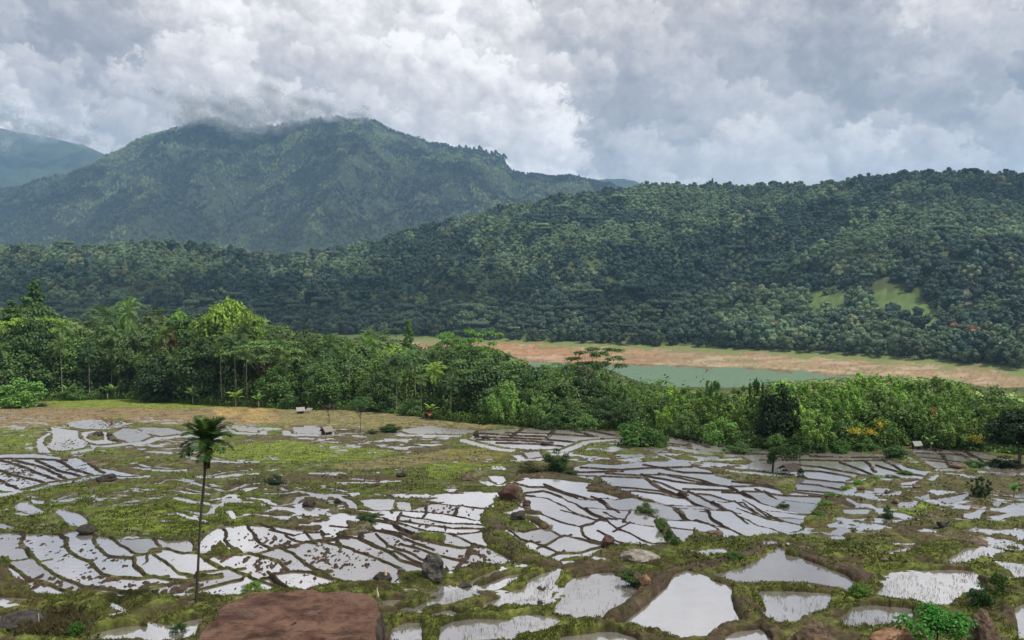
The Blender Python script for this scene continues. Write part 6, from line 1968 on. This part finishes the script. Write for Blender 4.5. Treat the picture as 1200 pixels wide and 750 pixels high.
try:
    M_SKIN = simple_mat('brown_skin', (.16, .085, .055)); M_SHIRT = simple_mat('pink_shirt', (.32, .16, .15)); M_SARONG = simple_mat('red_brown_sarong', (.20, .075, .06)); M_HAIR = simple_mat('black_hair', (.012, .010, .009))
    import bmesh
    def skinned(name, P, E, R_, mat, parent):
        me = bpy.data.meshes.new(name)
        bm = bmesh.new(); ly_ = bm.verts.layers.skin.verify()
        vs = []
        for i, p in enumerate(P):
            v = bm.verts.new(p); v[ly_].radius = (R_[i], R_[i] * .85); v[ly_].use_root = (i == 0); vs.append(v)
        for a, b_ in E: bm.edges.new((vs[a], vs[b_]))
        bm.to_mesh(me); bm.free(); me.materials.append(mat)
        o = link(name, me, parent)
        o.modifiers.new('skin', 'SKIN'); s_ = o.modifiers.new('smooth', 'SUBSURF'); s_.levels = s_.render_levels = 1
        return o
    person = skinned('person', P, E, R_, M_SKIN, None); person.location = (x, y, z)
    tag(person, 'person in a pink shirt standing between the upper left plots', 'person')
    skinned('shirt', [(0, 0, .92), (0, .02, 1.10), (0, 0, 1.30), (.16, 0, 1.36), (.22, -.03, 1.18), (-.16, 0, 1.36), (-.22, -.01, 1.18)], [(0, 1), (1, 2), (2, 3), (3, 4), (2, 5), (5, 6)], [.16, .15, .165, .085, .07, .085, .07], M_SHIRT, person)
    skinned('sarong', [(0, 0, .98), (0, 0, .72), (0, -.01, .42)], [(0, 1), (1, 2)], [.16, .19, .20], M_SARONG, person)
    skinned('hair', [(0, .03, 1.60), (0, .02, 1.66)], [(0, 1)], [.085, .075], M_HAIR, person)
except Exception as ex:
    print('person failed', ex)

# ================================================================ grass tufts, stubble, dry stalks
def blades(P, H, Wd, rng, lean=.5):
    n = len(P); a = rng.random(n) * 6.28; ln = rng.random(n) * lean
    d = np.stack([np.cos(a), np.sin(a), np.zeros(n)], 1); sdv = np.stack([-np.sin(a), np.cos(a), np.zeros(n)], 1)
    H = H[:, None]; Wd = np.broadcast_to(Wd, (n,))[:, None]
    m_ = P + d * ln[:, None] * H * .35 + np.array([0, 0, 1.]) * H * .6
    tp = P + d * ln[:, None] * H + np.array([0, 0, 1.]) * H * (1 - .25 * ln[:, None])
    v = np.stack([P - sdv * Wd, P + sdv * Wd, tp + sdv * Wd * .3, m_ - sdv * Wd * .9], 1)
    return v.reshape(-1, 3), np.arange(4 * n).reshape(-1, 4)


rng = np.random.default_rng(33)
Z4 = G; landm = (land | (thick < 1)) & (relh > .10 if True else True)
greeness = colr[..., 1] / (colr[..., 0] + 1e-6)
sel = np.argwhere(((thick < 1.1) | land) & ~(inb & (thick > 1.1)))
yy_ = Y[sel[:, 0], sel[:, 1]]; xx_ = X[sel[:, 0], sel[:, 1]]
w_ = (Y[sel[:, 0], sel[:, 1]] ** 2) * np.exp(-yy_ / 22) * np.clip(greeness[sel[:, 0], sel[:, 1]] - .72, 0.02, 1) * (np.abs(xx_ / yy_) < .72) * (G[sel[:, 0], sel[:, 1]] > np.where(LEVW > -1e8, LEVW, -99)[sel[:, 0], sel[:, 1]] + .05)
w_ = w_ * (fbm(xx_ / 1.1, yy_ / 1.1, 991, 3) > .44)
w_ /= w_.sum()
nb = 90000
ix = rng.choice(len(sel), nb, p=w_)
P = np.stack([xx_[ix], yy_[ix], G[sel[ix, 0], sel[ix, 1]] - .02], 1) + np.concatenate([rng.normal(size=(nb, 2)) * .05, np.zeros((nb, 1))], 1)
v, f = blades(P, rng.uniform(.04, .13, nb) * (1 + P[:, 1] / 160), .012 + P[:, 1] * .00022, rng, 1.2)
M_GRASS = leaf_mat('grass_blades', (.085, .105, .022), (.085, .105, .022), var=.55)
tag(link('grass', mesh_np('grass', v, f, M_GRASS)), kind='stuff', label='short grass and moss tufts on the banks')

# slope under the viewer
ns = 16000
yy_ = rng.uniform(20, 33, ns); xx_ = yy_ * rng.uniform(-.72, .72, ns)
zz_ = np.array([ground_z(a, b_) for a, b_ in zip(xx_, yy_)])
v, f = blades(np.stack([xx_, yy_, zz_], 1), rng.uniform(.08, .28, ns), .014, rng, .9)
tag(link('slope_grass', mesh_np('slope_grass', v, f, M_GRASS)), kind='stuff', label='rough grass on the slope below the viewer')

# stubble in the nearer ponds
STUB = [([(1025,694),(1042,683),(1062,674),(1135,674),(1156,688),(1130,697),(1095,709),(1040,702)], 1300), ([(648,721),(650,710),(680,682),(720,677),(752,695),(715,718)], 420), ([(514,735),(560,729),(632,724),(660,731),(598,752),(514,752)], 700),
        ([(960,727),(1000,714),(1072,716),(1050,736),(1005,742)], 900), ([(888,698),(976,700),(945,722),(900,724)], 260), ([(1078,660),(1130,645),(1166,650),(1120,663)], 400), ([(560,713),(620,684),(662,675),(636,702)], 700), ([(490,711),(545,692),(565,698),(495,716)], 260), ([(1166,664),(1215,668),(1215,678),(1182,670)], 200)]
PP = []
for poly, cnt_ in STUB:
    a = np.array(poly, float)
    q_ = rng.uniform(a.min(0), a.max(0), (cnt_ * 3, 2)); q_ = q_[inpoly(q_[:, 0], q_[:, 1], poly)][:cnt_]
    bx2, by2 = on_field(q_[:, 0], q_[:, 1])
    dn = fbm(bx2 / .8, by2 / .8, 1201, 3) > .42
    PP.append(np.stack([bx2[dn], by2[dn]], 1))
PP = np.concatenate(PP); PP = PP[::2]; PP = np.repeat(PP, 2, 0) + rng.normal(size=(len(PP) * 2, 2)) * .03
zz_ = np.array([ground_z(a, b_) for a, b_ in PP])
v, f = blades(np.concatenate([PP, zz_[:, None]], 1), rng.uniform(.08, .26, len(PP)), .005, rng, .45)
M_STUB = leaf_mat('stubble', (.20, .19, .12), (.20, .19, .12), var=.4, trans=.1)
tag(link('rice_stubble', mesh_np('rice_stubble', v, f, M_STUB)), kind='stuff', label='thin rice stubble standing in the flooded plots')

# dry stalks lower left
nd_ = 2600
cx_ = rng.normal(62, 22, nd_).clip(15, 112); cy__ = rng.uniform(722, 752, nd_)
bx2, by2 = on_field(cx_, cy__)
zz_ = np.array([ground_z(a, b_) for a, b_ in zip(bx2, by2)])
v, f = blades(np.stack([bx2, by2, zz_], 1), rng.uniform(.12, .5, nd_), .016, rng, 1.0)
M_DRY = leaf_mat('dry_stalks', (.12, .105, .05), (.12, .105, .05), var=.55, trans=.1)
tag(link('dry_grass', mesh_np('dry_grass', v, f, M_DRY)), kind='stuff', label='dry brown stalks at the lower left edge')

# floating and rooted weeds dotted over the flooded plots and banks further off
sel = np.argwhere((land & ~inb & (relh > .06)) & (np.abs(X / Y) < .7) & (Y > 45))
w_ = Y[sel[:, 0], sel[:, 1]] * (fbm(X[sel[:, 0], sel[:, 1]] / 2.5, Y[sel[:, 0], sel[:, 1]] / 2.5, 1301, 3) > .56)
ix = rng.choice(len(sel), 16000, p=w_ / w_.sum())
i_, j_ = sel[ix, 0], sel[ix, 1]
C = np.stack([X[i_, j_], Y[i_, j_], G[i_, j_] + rng.random(len(ix)) * .13], 1)
v, f = cards(C, rng.normal(size=(len(ix), 3)) + np.array([0, -.4, .6]), rng.uniform(.10, .34, len(ix)), rng.uniform(.06, .2, len(ix)), rng)
M_WEED = leaf_mat('field_weeds', (.060, .066, .022), (.060, .066, .022), var=.5)
tag(link('weeds', mesh_np('weeds', v, f, M_WEED)), kind='stuff', label='small weeds and clods dotted over banks and fields')

# ================================================================ clouds out of view, added for the shade they cast on fields and hills
def shade_cloud_mat(name, f):
    m = bpy.data.materials.new(name); m.use_nodes = True
    t = NT(m.node_tree); t.n.clear()
    d = t.node('ShaderNodeBsdfDiffuse', {'Color': (.85, .86, .88, 1)}); tr = t.node('ShaderNodeBsdfTransparent')
    mx_ = t.node('ShaderNodeMixShader', {0: f, 1: tr.outputs[0], 2: d.outputs[0]})
    t.l.new(mx_.outputs[0], t.node('ShaderNodeOutputMaterial').inputs[0])
    return m


def cloud(tx, ty, tz, lx, ly, mat, label, seed, alt=2250., n=34):
    """lumpy cumulus whose shade falls on (tx, ty, tz)"""
    k_ = (alt - tz) / sdir.z
    cx, cyy = tx + sdir.x * k_, ty + sdir.y * k_
    r_ = np.random.default_rng(seed); A = MB()
    for _ in range(n):
        a = r_.random() * 6.283; q_ = r_.random() ** .6
        px_, py_ = math.cos(a) * lx * q_, math.sin(a) * ly * q_
        r1_ = (.20 + .22 * r_.random()) * min(lx, ly) * (1.25 - .5 * q_)
        vv = []; na, nb_ = 18, 11
        for i in range(nb_):
            th = math.pi * (i + .02) / (nb_ - .96)
            for j in range(na):
                ph = 2 * math.pi * j / na
                w = 1 + .22 * (float(fbm(np.array(math.cos(ph) * 2 + px_), np.array(th * 2 + math.sin(ph) * 2), seed, 3)) - .5) * 2
                vv.append((px_ + r1_ * w * math.sin(th) * math.cos(ph), py_ + r1_ * w * math.sin(th) * math.sin(ph), r1_ * .45 * w * math.cos(th)))
        A.add(vv, [[i * na + j, (i + 1) * na + j, (i + 1) * na + (j + 1) % na, i * na + (j + 1) % na] for i in range(nb_ - 1) for j in range(na)])
    o = A.build('cloud', mat, None, True, loc=(cx, cyy, alt))
    return tag(o, label, kind='structure')


M_CL = shade_cloud_mat('soft_shade_cloud', .12); M_CL3 = shade_cloud_mat('dense_shade_cloud', .24); M_CL2 = shade_cloud_mat('thin_shade_cloud', .085)
cloud(-560, 1080, -30, 620, 260, M_CL3, 'unseen cloud shading the left foot of the far hill', 1)
cloud(120, 1000, -30, 420, 120, M_CL3, 'unseen cloud shading the lower middle of the far hill', 2)
cloud(900, 1480, 120, 420, 260, M_CL, 'unseen cloud shading the upper right of the far hill', 3)
cloud(-700, 3850, 450, 800, 300, M_CL, 'unseen cloud shading the middle of the mountain', 4)
cloud(-2300, 3900, 350, 700, 350, M_CL, 'unseen cloud shading the left flank of the mountain', 5)
cloud(250, 4300, 600, 380, 420, M_CL, 'unseen cloud shading the right flank of the mountain', 6)
cloud(0, 62, -18, 130, 56, M_CL2, 'thin unseen cloud shading the paddy fields', 7)

# cloud lying on the summit: many soft lobes, thin at their rims
M_MIST = bpy.data.materials.new('summit_mist'); M_MIST.use_nodes = True
t = NT(M_MIST.node_tree); t.n.clear()
fc = t.node('ShaderNodeLayerWeight', {'Blend': .5}).outputs['Facing']
geo_ = t.node('ShaderNodeNewGeometry')
nz_ = t.noise(geo_.outputs['Position'], .012, 5, .6).outputs[0]
al_ = t.m('MULTIPLY', t.m('POWER', t.m('SUBTRACT', 1.0, fc), 2.2), t.smooth(nz_, .38, .60, .08, .75))
al_ = t.m('MULTIPLY', al_, t.m('SUBTRACT', 1.0, geo_.outputs['Backfacing']))
df_ = t.node('ShaderNodeBsdfDiffuse', {'Color': (.62, .63, .65, 1)}); tl_ = t.node('ShaderNodeBsdfTranslucent', {'Color': (.62, .63, .65, 1)})
m2_ = t.node('ShaderNodeMixShader', {0: .45, 1: df_.outputs[0], 2: tl_.outputs[0]})
m3_ = t.node('ShaderNodeMixShader', {0: al_, 1: t.node('ShaderNodeBsdfTransparent').outputs[0], 2: m2_.outputs[0]})
t.l.new(m3_.outputs[0], t.node('ShaderNodeOutputMaterial').inputs[0])


def summit_cloud(spots, y, label, seed):
    r_ = np.random.default_rng(seed); A = MB()
    cx, cyy, cz = (spots[0][0] - 600) / F * y, y, (330 - spots[0][1]) / F * y
    for px_, py_, rx, rz, n in spots:
        for _ in range(n):
            xx, zz, yy = (px_ + r_.normal() * rx * .5 - 600) / F * y - cx, (330 - py_ - r_.normal() * rz * .4) / F * y - cz, r_.normal() * 130
            r1_ = r_.uniform(.35, .85) * rz / F * y * 1.2
            vv = []; na, nb_ = 20, 13
            for i in range(nb_):
                th = math.pi * (i + .02) / (nb_ - .96)
                for j in range(na):
                    ph = 2 * math.pi * j / na
                    vv.append((xx + 1.25 * r1_ * math.sin(th) * math.cos(ph), yy + 1.2 * r1_ * math.sin(th) * math.sin(ph), zz + r1_ * math.cos(th)))
            A.add(vv, [[i * na + j, (i + 1) * na + j, (i + 1) * na + (j + 1) % na, i * na + (j + 1) % na] for i in range(nb_ - 1) for j in range(na)])
    o = A.build('summit_cloud', M_MIST, None, True, loc=(cx, cyy, cz))
    return tag(o, label, kind='stuff')


summit_cloud([(268, 130, 56, 26, 16), (228, 134, 30, 20, 7), (308, 139, 46, 24, 10)], 4350, 'cloud wrapped round the left summit', 1)
summit_cloud([(360, 128, 60, 20, 11), (420, 130, 36, 14, 5), (320, 138, 34, 18, 6)], 4450, 'cloud touching the main summit', 2)
summit_cloud([(40, 146, 70, 20, 12), (100, 160, 34, 14, 6), (-20, 140, 50, 20, 6)], 6300, 'cloud over the distant ridge', 3)

# ================================================================ haze
hb = MB(); hb.box((0, 5250, 725), (29000, 10900, 1610))
m = bpy.data.materials.new('valley_haze'); m.use_nodes = True
t = NT(m.node_tree); t.n.clear()
pv = t.node('ShaderNodeVolumePrincipled', {'Color': (.38, .66, 1.0, 1), 'Density': HAZE_D, 'Anisotropy': 0.0})
t.l.new(pv.outputs[0], t.node('ShaderNodeOutputMaterial').inputs['Volume'])
tag(hb.build('haze', m), kind='stuff', label='thin blue haze filling the valley')
